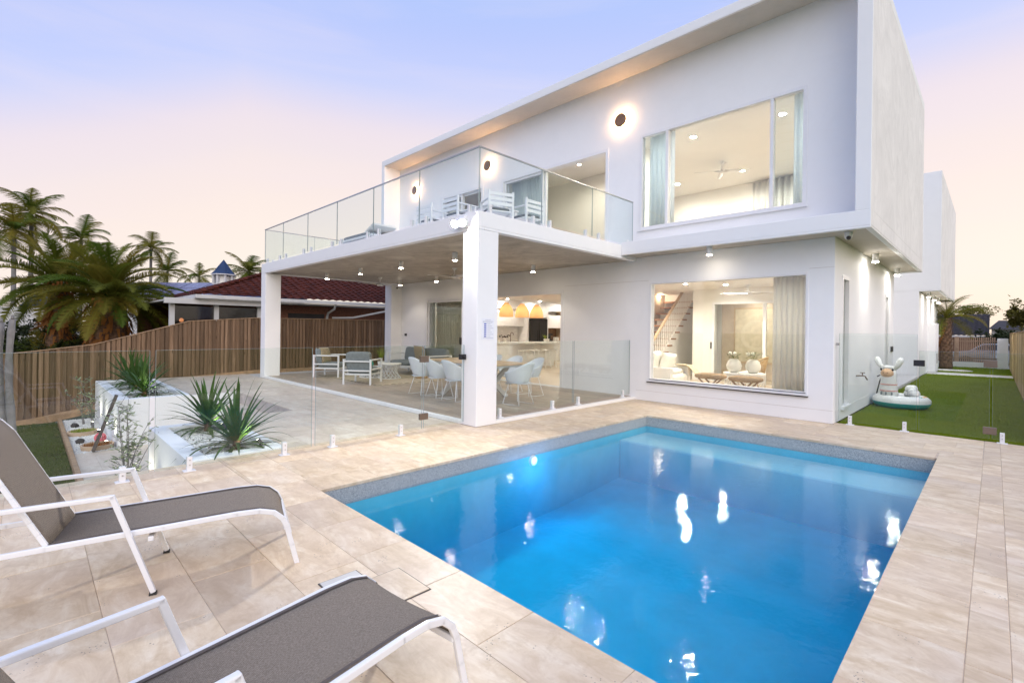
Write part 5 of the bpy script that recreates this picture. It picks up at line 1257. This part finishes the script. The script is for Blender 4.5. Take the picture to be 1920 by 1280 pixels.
def sapling(label, loc, h, seed, n=4, leaf=.10):
    r = random.Random(seed); t = thing('olive_shrub', label, 'shrub', loc); st = MB(); lf = MB()
    for k in range(n):
        a = r.uniform(0, 6.28); sp = r.uniform(.10, .36); hh = h * r.uniform(.6, 1); pts = [Vector((sp * q * q * math.cos(a) + .02 * math.sin(q * 5 + k), sp * q * q * math.sin(a) + .02 * math.cos(q * 4 + k), hh * q)) for q in [i / 9 for i in range(10)]]
        st.tube(pts, [.009 * (1 - .08 * i) for i in range(10)], 6)
        for _ in range(int(11 * hh)):
            q = r.uniform(.22, 1); i = min(8, int(q * 9)); p = pts[i].lerp(pts[i + 1], q * 9 - i); b = r.uniform(0, 6.28); tw = r.uniform(.05, .20)
            e = p + Vector((math.cos(b) * tw, math.sin(b) * tw, tw * .7)); st.tube([p, e], .003, 4)
            for _ in range(5):
                w = p.lerp(e, r.uniform(.2, 1.05)); bb = r.uniform(0, 6.28); l = leaf * r.uniform(.6, 1.1); d = Vector((math.cos(bb), math.sin(bb), r.uniform(-.5, .9))).normalized() * l; s = Vector((-math.sin(bb), math.cos(bb), r.uniform(-.4, .4))) * l * .19
                lf.add([w, w + d * .5 + s, w + d, w + d * .5 - s], [(0, 1, 2, 3)])
    st.build('stems', 'grey_bark', t, smooth=True); lf.build('foliage', 'olive_leaf', t); return t
sapling('airy olive shrub standing before the white planter wall near the pool deck', (-2.55, -3.88, ZL), 1.45, 3, 7)
sapling('tall thin olive shrub lit against the planter wall near the fence', (-8.9, -3.75, ZL), 1.25, 5, 4)
sapling('short thin olive shrub in the pebbles next to the timber fence', (-9.9, -3.85, ZL), 1.0, 6, 3)
for x, y, lb in ((-8.5, -3.95, 'round terracotta ring of low green groundcover in the white pebbles'), (-6.75, -3.84, 'round terracotta ring of reddish groundcover next to the landing')):
    t = thing('planted_ring', lb, 'planter', (x, y, ZL)); MB().lathe([(.24, 0), (.26, .09), (.23, .09), (.22, .05), (0, .05)], 26).build('ring_pot', 'terracotta', t, smooth=40); r = random.Random(int(-x * 10)); m = MB()
    for _ in range(420):
        a = r.uniform(0, 6.28); rr = .21 * r.random() ** .5; p = Vector((rr * math.cos(a), rr * math.sin(a), .05)); b = r.uniform(0, 6.28); d = Vector((.3 * math.cos(b), .3 * math.sin(b), 1)) * r.uniform(.04, .09); s = Vector((-math.sin(b), math.cos(b), 0)) * .005; m.add([p - s, p + s, p + d], [(0, 1, 2)])
    m.build('groundcover', 'grass_blade' if x < -8 else 'frond_dry', t)
t = thing('toy_ball', 'red and pink hollow toy ball in the white pebbles', 'ball', (-7.35, -3.75, ZL + .10)); m = MB()
for ax in range(6):
    ca = math.pi * ax / 6; m.tube([Matrix.Rotation(ca, 3, 'Z') @ Vector((.09 * math.cos(q), 0, .09 * math.sin(q))) for q in [2 * math.pi * i / 16 for i in range(17)]], .012, 6)
m.build('ball_cage', 'red_plastic', t, smooth=True)
for k, (x, y, lb) in enumerate(((-9.6, -4.02, 'dark stone lying in the white pebbles close to the fence'), (-7.5, -4.05, 'dark stone lying in the white pebbles close to the edging'))):
    r = random.Random(k + 40); tag(MB().ball((0, 0, .04), .09, .075, .06, 9, 7, .12, r).build('garden_stone', 'dark_void', smooth=True, loc=(x, y, ZL)), lb, 'stone')
tag(MB().bar((-6.42, -3.93, ZL + .02), (-6.36, -3.60, .14), .10, .045, up=(0, 1, 0)).build('leaning_board', 'dark_board', bevel=.006), 'dark timber board leaning on the planter wall at the landing', 'board')
# two bare grey stems beyond the lounger head
t = thing('bare_frangipani', 'bare grey frangipani with two tall stems behind the lounger head', 'shrub', tuple(spot_on_view(14, 700, 6.0).xy) + (-.96,))
for dx, h, l, nm in ((-.06, 2.46, 0, 'stem'), (.06, 2.50, .02, 'stem')):
    d = Vector((-_f.y, _f.x, 0)) * -1; pts = [Vector((0, 0, 0)) + d * (dx * (.3 + .7 * q) + .055 * math.sin(q * 5.2 + .6) + l) + Vector((0, 0, h * q)) for q in [i / 16 for i in range(17)]]
    MB().tube(pts, [.046 - .016 * (i / 16) + (.006 if i % 3 == 0 else 0) for i in range(17)], 10).tube([pts[-1], pts[-1] + Vector((0, 0, .05))], [.02, .014], 8).build(nm, 'grey_bark', t, smooth=True)
MB().lathe([(0, 0), (.2, 0), (.24, .35), (.21, .35), (.2, .3), (0, .3)], 22).build('pot', 'dark_void', t, smooth=40)

# ------------------------------------------------------------------ inflatable
ll = thing('llama_float', 'white and teal inflatable llama pool ring lying on the side lawn', 'pool float', (4.20, 8.05, -.01), R(-12))
def torus(R0, r0, z, a0, a1, sx=1, sy=1, n=40, m=8):
    rows = []
    for j in range(m + 1):
        b = a0 + (a1 - a0) * j / m; rows.append([((R0 + r0 * math.cos(b)) * math.cos(2 * math.pi * i / n) * sx, (R0 + r0 * math.cos(b)) * math.sin(2 * math.pi * i / n) * sy, z + r0 * math.sin(b)) for i in range(n + 1)])
    return MB().grid(rows)
torus(.36, .125, .125, -.15, math.pi + .15).build('ring_top', 'vinyl_white', ll, smooth=True); torus(.36, .1245, .125, math.pi + .15, 2 * math.pi - .15).build('ring_underside', 'vinyl_teal', ll, smooth=True)
o = MB().tube([(-.12, -.22, .18), (-.13, -.23, .35), (-.13, -.24, .52), (-.13, -.25, .66), (-.13, -.26, .76), (-.13, -.26, .82)], [.155, .145, .135, .14, .12, .06], 18).build('neck', 'vinyl_white', ll, smooth=True)
hd = MB().ball((-.13, -.33, .70), .115, .09, .10).build('muzzle', 'vinyl_tan', ll, smooth=True)
for s in (-1, 1):
    MB().tube([(-.13 + s * .09, -.25, .78), (-.13 + s * .16, -.25, .87), (-.13 + s * .20, -.25, .97), (-.13 + s * .215, -.25, 1.03)], [.035, .05, .06, .03], 12).build('ear', 'vinyl_white', ll, smooth=True)
    MB().ball((-.13 + s * .10, -.345, .775), .022, .014, .024, 10, 8).build('eye', 'black_gloss', hd, smooth=True); MB().ball((-.13 + s * .035, -.425, .715), .012, .008, .010, 8, 6).build('nostril', 'brown_timber', hd)
MB().tube([(-.16, -.418, .668), (-.13, -.42, .66), (-.10, -.418, .668)], .005, 6).build('mouth', 'brown_timber', hd)
MB().ball((-.13, -.28, .82), .10, .08, .05).ball((-.19, -.27, .80), .05).ball((-.07, -.27, .80), .05).build('fringe', 'vinyl_white', ll, smooth=True)
for z, rr in ((.34, .148), (.47, .140)): MB().lathe([(rr, -.01), (rr + .004, 0), (rr, .01)], 24, (-.13, -.24, z)).build('strap', 'vinyl_pink', ll, smooth=True)
MB().lathe([(.484, .104), (.489, .108), (.484, .112)], 48).build('seam', 'vinyl_teal', ll, smooth=True)
for k in range(20): a = 2 * math.pi * k / 20; MB().tube([((.36 + .127 * math.cos(b)) * math.cos(a), (.36 + .127 * math.cos(b)) * math.sin(a), .125 + .127 * math.sin(b)) for b in (.05, .3, .6)], .0035, 5).build('crease', 'vinyl_white', ll, smooth=True)
for a in (-2.2, -1.55, -.9): MB().ball((-.13 + .15 * math.cos(a), -.24 + .15 * math.sin(a), .29), .018, .012, .035, 8, 6).build('tassel', 'vinyl_grey', ll, smooth=True)
m = MB()
for k in range(7): m.ball((.12 + .05 * math.cos(k), .12 + .06 * k / 3, .27 + .05 * (k % 3)), .085, nu=10, nv=8)
m.build('tail', 'vinyl_white', ll, smooth=True)
for k, (a, mt) in enumerate(((-.35, 'vinyl_teal'), (-.15, 'vinyl_orange'), (.05, 'vinyl_orange'), (.25, 'vinyl_orange'), (2.6, 'vinyl_orange'))): MB().ball((.38 * math.cos(a), .38 * math.sin(a), .242), .045, .03, .010, 8, 6).build('dot', mt, ll, smooth=True)
t = thing('garden_hose', 'short black hose looped by the house wall beside the float', 'hose', (3.72, 8.6, 0)); MB().tube([(0, 0, .55), (.10, .02, .62), (.06, -.10, .45), (.02, -.16, .20), (.06, -.14, .02), (.18, -.12, .015)], .014, 8).build('hose_tube', 'rubber', t, smooth=True)
# ------------------------------------------------------------------ palms
def frond(L, n, lw, ll, droop, lift, mat, seed, vee=.55):
    r = random.Random(seed); m = MB(); pts = []; x = z = 0.0
    N = 14
    for i in range(N + 1):
        q = i / N; ang = lift - droop * q ** 1.3; pts.append(Vector((x, 0, z))); x += L / N * math.cos(ang); z += L / N * math.sin(ang)
    m.tube(pts, [.035 * L / 3 * (1 - .92 * i / N) for i in range(N + 1)], 5)
    for k in range(n):
        q = .10 + .90 * k / n; i = min(N - 1, int(q * N)); p = pts[i].lerp(pts[i + 1], q * N - i); d = (pts[i + 1] - pts[i]).normalized()
        l = ll * (math.sin(math.pi * min(1, .16 + q * .86)) ** .7) * r.uniform(.85, 1.1)
        for s in (-1, 1):
            out = (Vector((0, s, 0)) + d * r.uniform(.55, .85) + Vector((0, 0, vee * r.uniform(.6, 1.2)))).normalized()
            side = d.cross(out).normalized() * lw * .5; up = d * lw * .5
            tip = p + out * l + Vector((0, 0, -l * r.uniform(.15, .42))); mid = p + out * l * .55
            m.add([p - up, p + up, mid + up * .8, mid - up * .8, tip], [(0, 1, 2, 3), (3, 2, 4)])
    return m.mesh('frond', mat, False)
FR = {}
def palm(label, loc, H, kind, n, L, seed, lean=(0, 0), trunk_r=.16, dry=0, name='palm_tree', mat='frond_green', n_leaf=58, tmin=-.5, tmax=1.35, trunk_mat='bark'):
    r = random.Random(seed); t = thing(name, label, 'palm tree', loc)
    pts = [Vector((lean[0] * q * q, lean[1] * q * q, H * q)) for q in [i / 12 for i in range(13)]]
    MB().tube(pts, [trunk_r * (1.15 - .35 * i / 12) * (1 + .07 * (i % 2)) for i in range(13)], 12).build('trunk', trunk_mat, t, smooth=True)
    slim = kind == 'slim'
    if kind not in FR: FR[kind] = [frond(L, n_leaf, L * (.016 if slim else .011), L * (.30 if slim else .22), d * (1.55 if slim else 1), li, mat, i + 5, -.25 if slim else .55) for i, (d, li) in enumerate(((.9, .4), (1.2, .35), (1.4, .45), (.8, .3)))] + [frond(L * .8, 34, L * .02, L * .2, 1.2, .1, 'frond_dry', 31, .1)]
    for k in range(n + dry):
        q = k / max(1, n); az = k * 2.399 + r.uniform(-.3, .3); o = link('frond', FR[kind][r.randrange(4)] if k < n else FR[kind][4], t, 0, pts[-1])
        el = (tmax + (tmin - tmax) * q + r.uniform(-.12, .12)) if k < n else r.uniform(-1.35, -.8)
        o.rotation_euler = Euler((r.uniform(-.3, .3), -el + .35, az), 'XYZ'); s = r.uniform(.82, 1.1); o.scale = (s, s, s)
    return t
def gp(px, py, d, z=None):
    p = spot_on_view(px, py, d); return (p.x, p.y, p.z if z is None else z)
big = palm('big bushy date palm with shaggy trunk beyond the paling fence', gp(205, 640, 17, -.7), 3.1, 'phoenix', 62, 2.4, 3, trunk_r=.55, dry=44, n_leaf=95, tmin=-.45, tmax=1.45)
sk = MB(); r = random.Random(12)
for _ in range(420):
    a = r.uniform(0, 6.28); z = r.uniform(.3, 3.1); rr = .55 + r.uniform(0, .12); p = Vector((rr * math.cos(a), rr * math.sin(a), z)); q = p + Vector((.14 * math.cos(a), .14 * math.sin(a), -.3 * r.uniform(.5, 1.2))); s = Vector((-math.sin(a), math.cos(a), 0)) * .05; sk.add([p - s, p + s, q + s * .4, q - s * .4], [(0, 1, 2, 3)])
sk.build('leaf_bases', 'frond_dry', big)
palm('date palm leaning out on the far side of the big shaggy palm', gp(110, 640, 18, -.6), 3.5, 'phoenix', 42, 2.4, 8, trunk_r=.34, dry=30, tmin=-.5)
p2 = bpy.data.objects.get('palm_tree.001'); sk = MB(); r = random.Random(19)
for _ in range(420):
    a = r.uniform(0, 6.28); z = r.uniform(.2, 3.9); rr = .36 + r.uniform(0, .08); p = Vector((rr * math.cos(a), rr * math.sin(a), z)); q = p + Vector((.12 * math.cos(a), .12 * math.sin(a), -.26 * r.uniform(.5, 1.2))); s = Vector((-math.sin(a), math.cos(a), 0)) * .045; sk.add([p - s, p + s, q + s * .4, q - s * .4], [(0, 1, 2, 3)])
sk.build('leaf_bases', 'frond_dry', p2)
palm('tall slim palm rising behind the big date palm', gp(56, 640, 34, -1), 10.2, 'slim', 20, 2.6, 11, trunk_r=.13, trunk_mat='grey_bark', tmin=-.6)
palm('tall slim palm at the edge of the view behind the date palms', gp(24, 640, 32, -1), 8.6, 'slim', 20, 2.6, 13, trunk_r=.13, trunk_mat='grey_bark', tmin=-.6)
palm('slim palm peeking over the crown of the big date palm', gp(150, 640, 40, -1), 9.4, 'slim', 16, 2.6, 15, trunk_r=.12, trunk_mat='grey_bark', tmin=-.5)
palm('lone wind-blown palm standing between date palm and blue cupola', gp(281, 640, 46, -1), 9.6, 'slim', 15, 2.6, 17, trunk_r=.13, trunk_mat='grey_bark', tmin=-.5)
palm('small palm crown over the blue roof beside the date palm', gp(312, 640, 50, -1), 7.9, 'slim', 14, 2.6, 19, trunk_r=.12, trunk_mat='grey_bark', tmin=-.4)
palm('small palm crown over the solar roof before the cupola', gp(372, 640, 56, -1), 8.0, 'slim', 12, 2.6, 21, trunk_r=.12, trunk_mat='grey_bark', tmin=-.3)
palm('bushy palm to the house side of the blue cupola', gp(464, 640, 46, -1), 7.6, 'slim', 22, 2.6, 23, trunk_r=.13, trunk_mat='grey_bark', tmin=-.8)
palm('low feathery palm at the fence under the date palms', gp(75, 640, 17, -1.0), .9, 'lowpalm', 26, 1.8, 25, trunk_r=.12, tmin=-.6)
sp = palm('palm with pruned stubby trunk beside the batten gate', (4.02, 24.6, -.05), 2.3, 'street', 17, 1.75, 27, trunk_r=.20, dry=2, n_leaf=46, tmin=-.25, tmax=1.2)
sk = MB(); r = random.Random(14)
for k in range(150):
    a = k * 2.399; z = .15 + 2.1 * k / 150; p = Vector((.19 * math.cos(a), .19 * math.sin(a), z)); q = p + Vector((.07 * math.cos(a), .07 * math.sin(a), .09)); s = Vector((-math.sin(a), math.cos(a), 0)) * .05; sk.add([p - s, p + s, q + s * .5, q - s * .5], [(0, 1, 2, 3)])
sk.build('leaf_bases', 'bark', sp)

# ------------------------------------------------------------------ broad trees and shrubs
def tree(label, loc, H, cr, seed, mat='tree_leaf', n=9000, leaf=.12, lobes=10, name='street_tree', cat='tree', flat=.7, bare=.35):
    r = random.Random(seed); t = thing(name, label, cat, loc); br = MB(); tops = []
    th = H * bare
    br.tube([(0, 0, -.1), (.03, .02, th * .5), (0, 0, th)], [.05 * H * .6, .04 * H * .55, .035 * H * .5], 9)
    for k in range(lobes):
        a = k * 2.399; rr = cr * (.25 + .6 * ((k + .5) / lobes) ** .6); z = H * (bare + (1 - bare) * r.uniform(.25, .85)); e = Vector((rr * math.cos(a), rr * math.sin(a), z)); m_ = Vector((rr * .45 * math.cos(a + .2), rr * .45 * math.sin(a + .2), th + (z - th) * .5))
        br.tube([(0, 0, th * .95), m_, e], [.022 * H * .6, .014 * H * .6, .006 * H * .6], 6); tops.append((e, cr * r.uniform(.26, .46)))
    br.build('trunk', 'bark', t, smooth=True); cl = []
    for e, s in tops:
        for _ in range(16): cl.append((e + Vector((r.gauss(0, .5), r.gauss(0, .5), r.gauss(0, .5 * flat))) * s, s * r.uniform(.16, .34)))
    m = MB()
    for _ in range(n):
        c, s = cl[r.randrange(len(cl))]; p = c + Vector((r.gauss(0, .5), r.gauss(0, .5), r.gauss(0, .45))) * s; a = r.uniform(0, 6.28); b = r.uniform(-.9, .9); l = leaf * r.uniform(.6, 1.3)
        d = Vector((math.cos(a) * math.cos(b), math.sin(a) * math.cos(b), math.sin(b))) * l; u = Vector((-math.sin(a), math.cos(a), r.uniform(-.6, .6))) * l * .32
        m.add([p, p + d * .5 + u, p + d, p + d * .5 - u], [(0, 1, 2, 3)])
    m.build('crown', mat, t); return t
tree('broad sunlit tree at the edge of the view behind the side fence', (8.6, 44.0, -.5), 4.6, 2.6, 2, n=16000, leaf=.20, lobes=12)
tree('dark low spreading shrub in front of the edge tree', (6.6, 40.0, -.5), 2.5, 1.9, 3, 'shrub_leaf', 11000, .16, 10, 'dark_shrub', 'shrub', .6, .2)
tree('rusty small-leafed tree behind the dark tiled roof', (2.9, 52.0, -.5), 4.6, 2.6, 4, 'tree_leaf', 6000, .17, 10, 'rusty_tree', 'tree', .4, .55)
tree('dense green bush over the fence below the low palm', gp(40, 640, 18, -1.1), 2.5, 2.0, 5, 'shrub_leaf', 12000, .12, 12, 'garden_bush', 'shrub', .8, .15)
tree('dense dark bush between the low palm and the shaggy palm', gp(140, 650, 17.5, -1.1), 2.1, 1.6, 6, 'shrub_leaf', 10000, .11, 12, 'garden_bush', 'shrub', .8, .15)

tree('dark bush filling the gap between shaggy palm and veranda', gp(262, 650, 16.5, -1.0), 2.3, 1.2, 7, 'shrub_leaf', 9000, .10, 10, 'garden_bush', 'shrub', .9, .12)
tree('dark bush behind the low palm near the white building', gp(95, 640, 21, -1.1), 2.9, 2.0, 8, 'shrub_leaf', 12000, .12, 12, 'garden_bush', 'shrub', .8, .12)
# ------------------------------------------------------------------ neighbour with the red tiled roof
nb = thing('red_roof_house', 'brick neighbour house with red tiled hip roof and white gutters behind the fence', 'house', (-17.0, 6.0, -.4))
ox, oy, oz = -17.0, 6.0, -.4
def NB(): return MB()
ex, ez, y0, y1, rx, rz = -12.75 - ox, 2.50 - oz, -.9 - oy, 22 - oy, -18.5 - ox, 4.55 - oz
bx = -24.0 - ox; ry0, ry1 = 4.6 - oy, 17 - oy
def tiled(name, a, b, c, d, mat='red_tile'):     # roof plane a,b eaves -> d,c ridge; courses of barrel tiles
    a, b, c, d = map(Vector, (a, b, c, d)); m = MB(); nrm = (b - a).cross(d - a).normalized()
    if nrm.z < 0: nrm = -nrm
    rows = 22; 
    W = (b - a).length; dirx = (b - a).normalized()
    for i in range(rows):
        for lap in (0, 1):
            pass
    pts = []
    cols = max(8, int(W / .075))
    for i in range(rows):
        for edge, hh in ((0.0, .035), (.985, .0)):
            q = (i + edge) / rows; l = a.lerp(d, q); rr = b.lerp(c, q); row = []
            for j in range(cols + 1):
                p = l.lerp(rr, j / cols); u = (p - a).dot(dirx); row.append(p + nrm * (hh + .022 * math.cos(u / .30 * 2 * math.pi)))
            pts.append(row)
    m.grid(pts); return m
plain('red_tile', (0.085, 0.023, 0.016), 0.75, spec=0.12, vary=0.35, vscale=3.5, bscale=40, bstr=0.3)
tiled('roof', (ex, y0, ez), (ex, y1, ez), (rx, ry1, rz), (rx, ry0, rz)).build('roof', 'red_tile', nb)
tiled('roof_end', (bx, y0, ez), (ex, y0, ez), (rx, ry0, rz), (rx - .02, ry0, rz)).build('hip_end', 'red_tile', nb)
m = MB()
for k in range(26): q = k / 25; p = Vector((ex, y0, ez)).lerp(Vector((rx, ry0, rz)), q); m.ball(p + Vector((0, 0, .06)), .12, .12, .07, 8, 6)
m.build('hip_tiles', 'red_tile', nb, smooth=True); MB().tube([(rx, ry0, rz + .03), (rx, ry1, rz + .03)], .11, 8).build('ridge_tiles', 'red_tile', nb)
MB().box(ex - .02, ex + .11, y0 - .1, y1, ez - .13, ez - .005).box(bx, ex - .021, y0 - .1, y0 + .02, ez - .13, ez - .005).build('gutter', 'old_white', nb, bevel=.01)
MB().box(ex - .75, ex - .03, y0 + .05, y1, ez - .19, ez - .14).build('eaves', 'old_white', nb)
MB().box(bx + .6, ex - .75, y0 + .7, y1, 0, ez - .19).build('wall', 'brick_wall', nb); MB().box(ex - .76, ex - .74, 2.2 - oy, 3.6 - oy, .9, ez - .5).build('window', 'dark_void', nb)
MB().tube([(ex + .05, 3.7 - oy, ez - .13), (ex - .05, 3.7 - oy, ez - .3), (ex - .6, 3.7 - oy, ez - .45), (ex - .7, 3.7 - oy, ez - .6), (ex - .7, 3.7 - oy, 0)], .045, 8).tube([(ex + .05, 5.9 - oy, ez - .13), (ex + .02, 5.9 - oy, ez - .32), (ex - .3, 4.6 - oy, ez - .62), (ex - .68, 3.9 - oy, ez - .64)], .04, 8).build('downpipe', 'old_white', nb, smooth=40)
MB().tube([(-13.0 - ox, 5.6 - oy, .3), (-13.0 - ox, 5.6 - oy, 1.98)], .9, 24).build('water_tank', 'path_concrete', nb, smooth=30)
# covered deck at its end with clear blinds
pg = thing('neighbour_pergola', 'flat white-edged veranda roof with clear blinds behind the fence', 'pergola', (-15.3, -.05, -.58))
MB().box(-4.0, 2.35, -1.7, 1.3, 2.84, 2.90).box(2.35, 2.48, -1.75, 1.4, 2.76, 2.94).build('roof', 'old_white', pg, bevel=.01); MB().box(-4, 2.3, -1.6, 1.2, 2.80, 2.838).build('lining', 'dark_void', pg)
for yy in (-1.5, -.25, 1.1): MB().box(2.1, 2.24, yy - .07, yy + .07, 0, 2.79).build('post', 'old_white', pg)
for ya, yb in ((-1.43, -.32), (-.18, 1.03)): MB().box(2.15, 2.16, ya, yb, .9, 2.70).build('blind', 'clear_blind', pg)
MB().box(-3.9, -3.8, -1.6, 1.2, 0, 2.8).build('back_wall', 'brick_wall', pg); MB().box(-1.6, -1.5, .3, .9, 1.2, 2.4).build('banner', 'old_white', pg)
MB().ball((0.4, -.9, 2.25), .07).build('hanging_lamp', 'far_lamp', pg, smooth=True)
m = MB()
for k in range(9): m.ball((1.6, .0 + k * .08, 2.48 + .03 * math.sin(k * 2)), .016, nu=6, nv=5)
m.build('fairy_lights', 'fairy', pg)
# ------------------------------------------------------------------ house with blue roof, solar panels and cupola
P = spot_on_view(419, 533, 42); ang = R(40)
tw = thing('blue_roof_house', 'distant house with blue roof, solar panels and white cupola under a blue spire', 'house', (P.x, P.y, -1.0), ang)
zt_ = P.z + 1.0 - .15
def hexp(n, r0, z0, r1, z1): return MB().tube([(0, 0, z0), (0, 0, z1)], [r0, r1], n)
hexp(8, .86, zt_, .86, zt_ + .18).build('cupola_base', 'old_white', tw); 
for k in range(8): a = 2 * math.pi * k / 8; MB().box(.76 * math.cos(a) - .07, .76 * math.cos(a) + .07, .76 * math.sin(a) - .07, .76 * math.sin(a) + .07, zt_ + .18, zt_ + .92).build('cupola_post', 'old_white', tw)
hexp(8, .50, zt_ + .18, .50, zt_ + .86).build('cupola_core', 'cream_wall', tw); hexp(8, .98, zt_ + .92, .98, zt_ + 1.0).build('cupola_cornice', 'old_white', tw)
MB().tube([(0, 0, zt_ + 1.0), (0, 0, zt_ + 1.25), (0, 0, zt_ + 1.7), (0, 0, zt_ + 2.28)], [.95, .72, .42, .02], 8).build('spire', 'blue_roof', tw)
MB().add([(-9, -3.6, zt_ - 1.2), (6, -3.6, zt_ - 1.2), (6, .0, zt_ + .28), (-9, 0, zt_ + .28), (6, 3.6, zt_ - 1.2), (-9, 3.6, zt_ - 1.2)], [(0, 1, 2, 3), (3, 2, 4, 5)]).build('roof', 'blue_roof', tw)
for k in range(7):
    for j in range(2): MB().bar((-7.4 + k * 1.9, -3.2 + j * 1.5, zt_ - .96 + j * .617), (-7.4 + k * 1.9, -1.8 + j * 1.5, zt_ - .385 + j * .617), 1.8, .04, up=(0, -.38, .92)).build('solar_panel', 'solar', tw)
MB().box(-8.6, 5.6, -3.2, 3.2, 0, zt_ - 1.15).build('wall', 'old_white', tw)
P = spot_on_view(86, 575, 30)
b2 = thing('small_blue_roof_house', 'low white building with blue pyramid roof behind the palms', 'house', (P.x, P.y, -1.0), R(45))
MB().tube([(0, 0, P.z + .95), (0, 0, P.z + 2.1)], [1.7, .15], 4).build('roof', 'blue_roof', b2); MB().box(-4.5, 1.1, -1.1, 1.1, 0, P.z + .94).build('wall', 'old_white', b2)
# ------------------------------------------------------------------ across the street
dh = thing('dark_roof_house', 'low house with dark tiled roof across the street behind the gate', 'house', (3.6, 46.0, -.6))
m = tiled('r', (-3.4, -1.0, 2.05), (1.7, -1.0, 2.05), (1.7, 2.2, 3.75), (-3.4, 2.2, 3.75)).build('roof', 'dark_tiles', dh); MB().box(-3.4, 1.75, -1.08, -1.0, 1.93, 2.06).build('gutter', 'old_white', dh); MB().box(-3.2, 1.5, -.4, 3, 0, 1.95).build('wall', 'brick_wall', dh)
MB().box(-.4, -.3, -.95, -.85, 0, 1.92).box(1.4, 1.5, -.95, -.85, 0, 1.92).build('post', 'old_white', dh); MB().box(1.8, 3.6, 3.0, 5.0, 0, 2.6).build('rear_wing', 'old_white', dh); MB().add([(1.6, 2.8, 2.6), (3.8, 2.8, 2.6), (3.8, 5.2, 2.6), (1.6, 5.2, 2.6), (2.2, 4, 3.3), (2.6, 4, 3.3)], [(0, 1, 5, 4), (1, 2, 5), (2, 3, 4, 5), (3, 0, 4)]).build('rear_roof', 'dark_tiles', dh)
car = thing('parked_car', 'silver-grey car glimpsed through the gate battens', 'car', (5.6, 38.0, -.45), 0)
prof_ = [(-2.1, .35), (-2.12, .75), (-1.95, .88), (-1.15, .97), (-.55, 1.42), (.55, 1.46), (1.35, 1.02), (2.0, .92), (2.15, .72), (2.12, .35)]
m = MB(); n = len(prof_)
vs_ = [(x, -.85 + (.12 if z > 1.1 else 0), z) for x, z in prof_] + [(x, .85 - (.12 if z > 1.1 else 0), z) for x, z in prof_]
m.add(vs_, [tuple(range(n)), tuple(range(2 * n - 1, n - 1, -1))] + [(i, i + n, (i + 1) % n + n, (i + 1) % n) for i in range(n)]).build('body', 'car_paint', car, bevel=.05)
MB().add([(-.95, -.863, 1.04), (-.5, -.765, 1.36), (.5, -.765, 1.40), (1.1, -.863, 1.04)], [(0, 1, 2, 3)]).build('side_window', 'car_glass', car)
for x in (-1.3, 1.3):
    for s in (-1, 1): MB().tube([(x, s * .70, .32), (x, s * .88, .32)], .32, 20).build('wheel', 'rubber', car, smooth=40)
for s in (-1, 1): MB().ball((2.06, s * .6, .74), .06, .16, .07).build('headlight', 'vinyl_white', car, smooth=True)
struct(MB().box(-40, 60, 30, 40, -.7, -.45).build('street', 'path_concrete'))
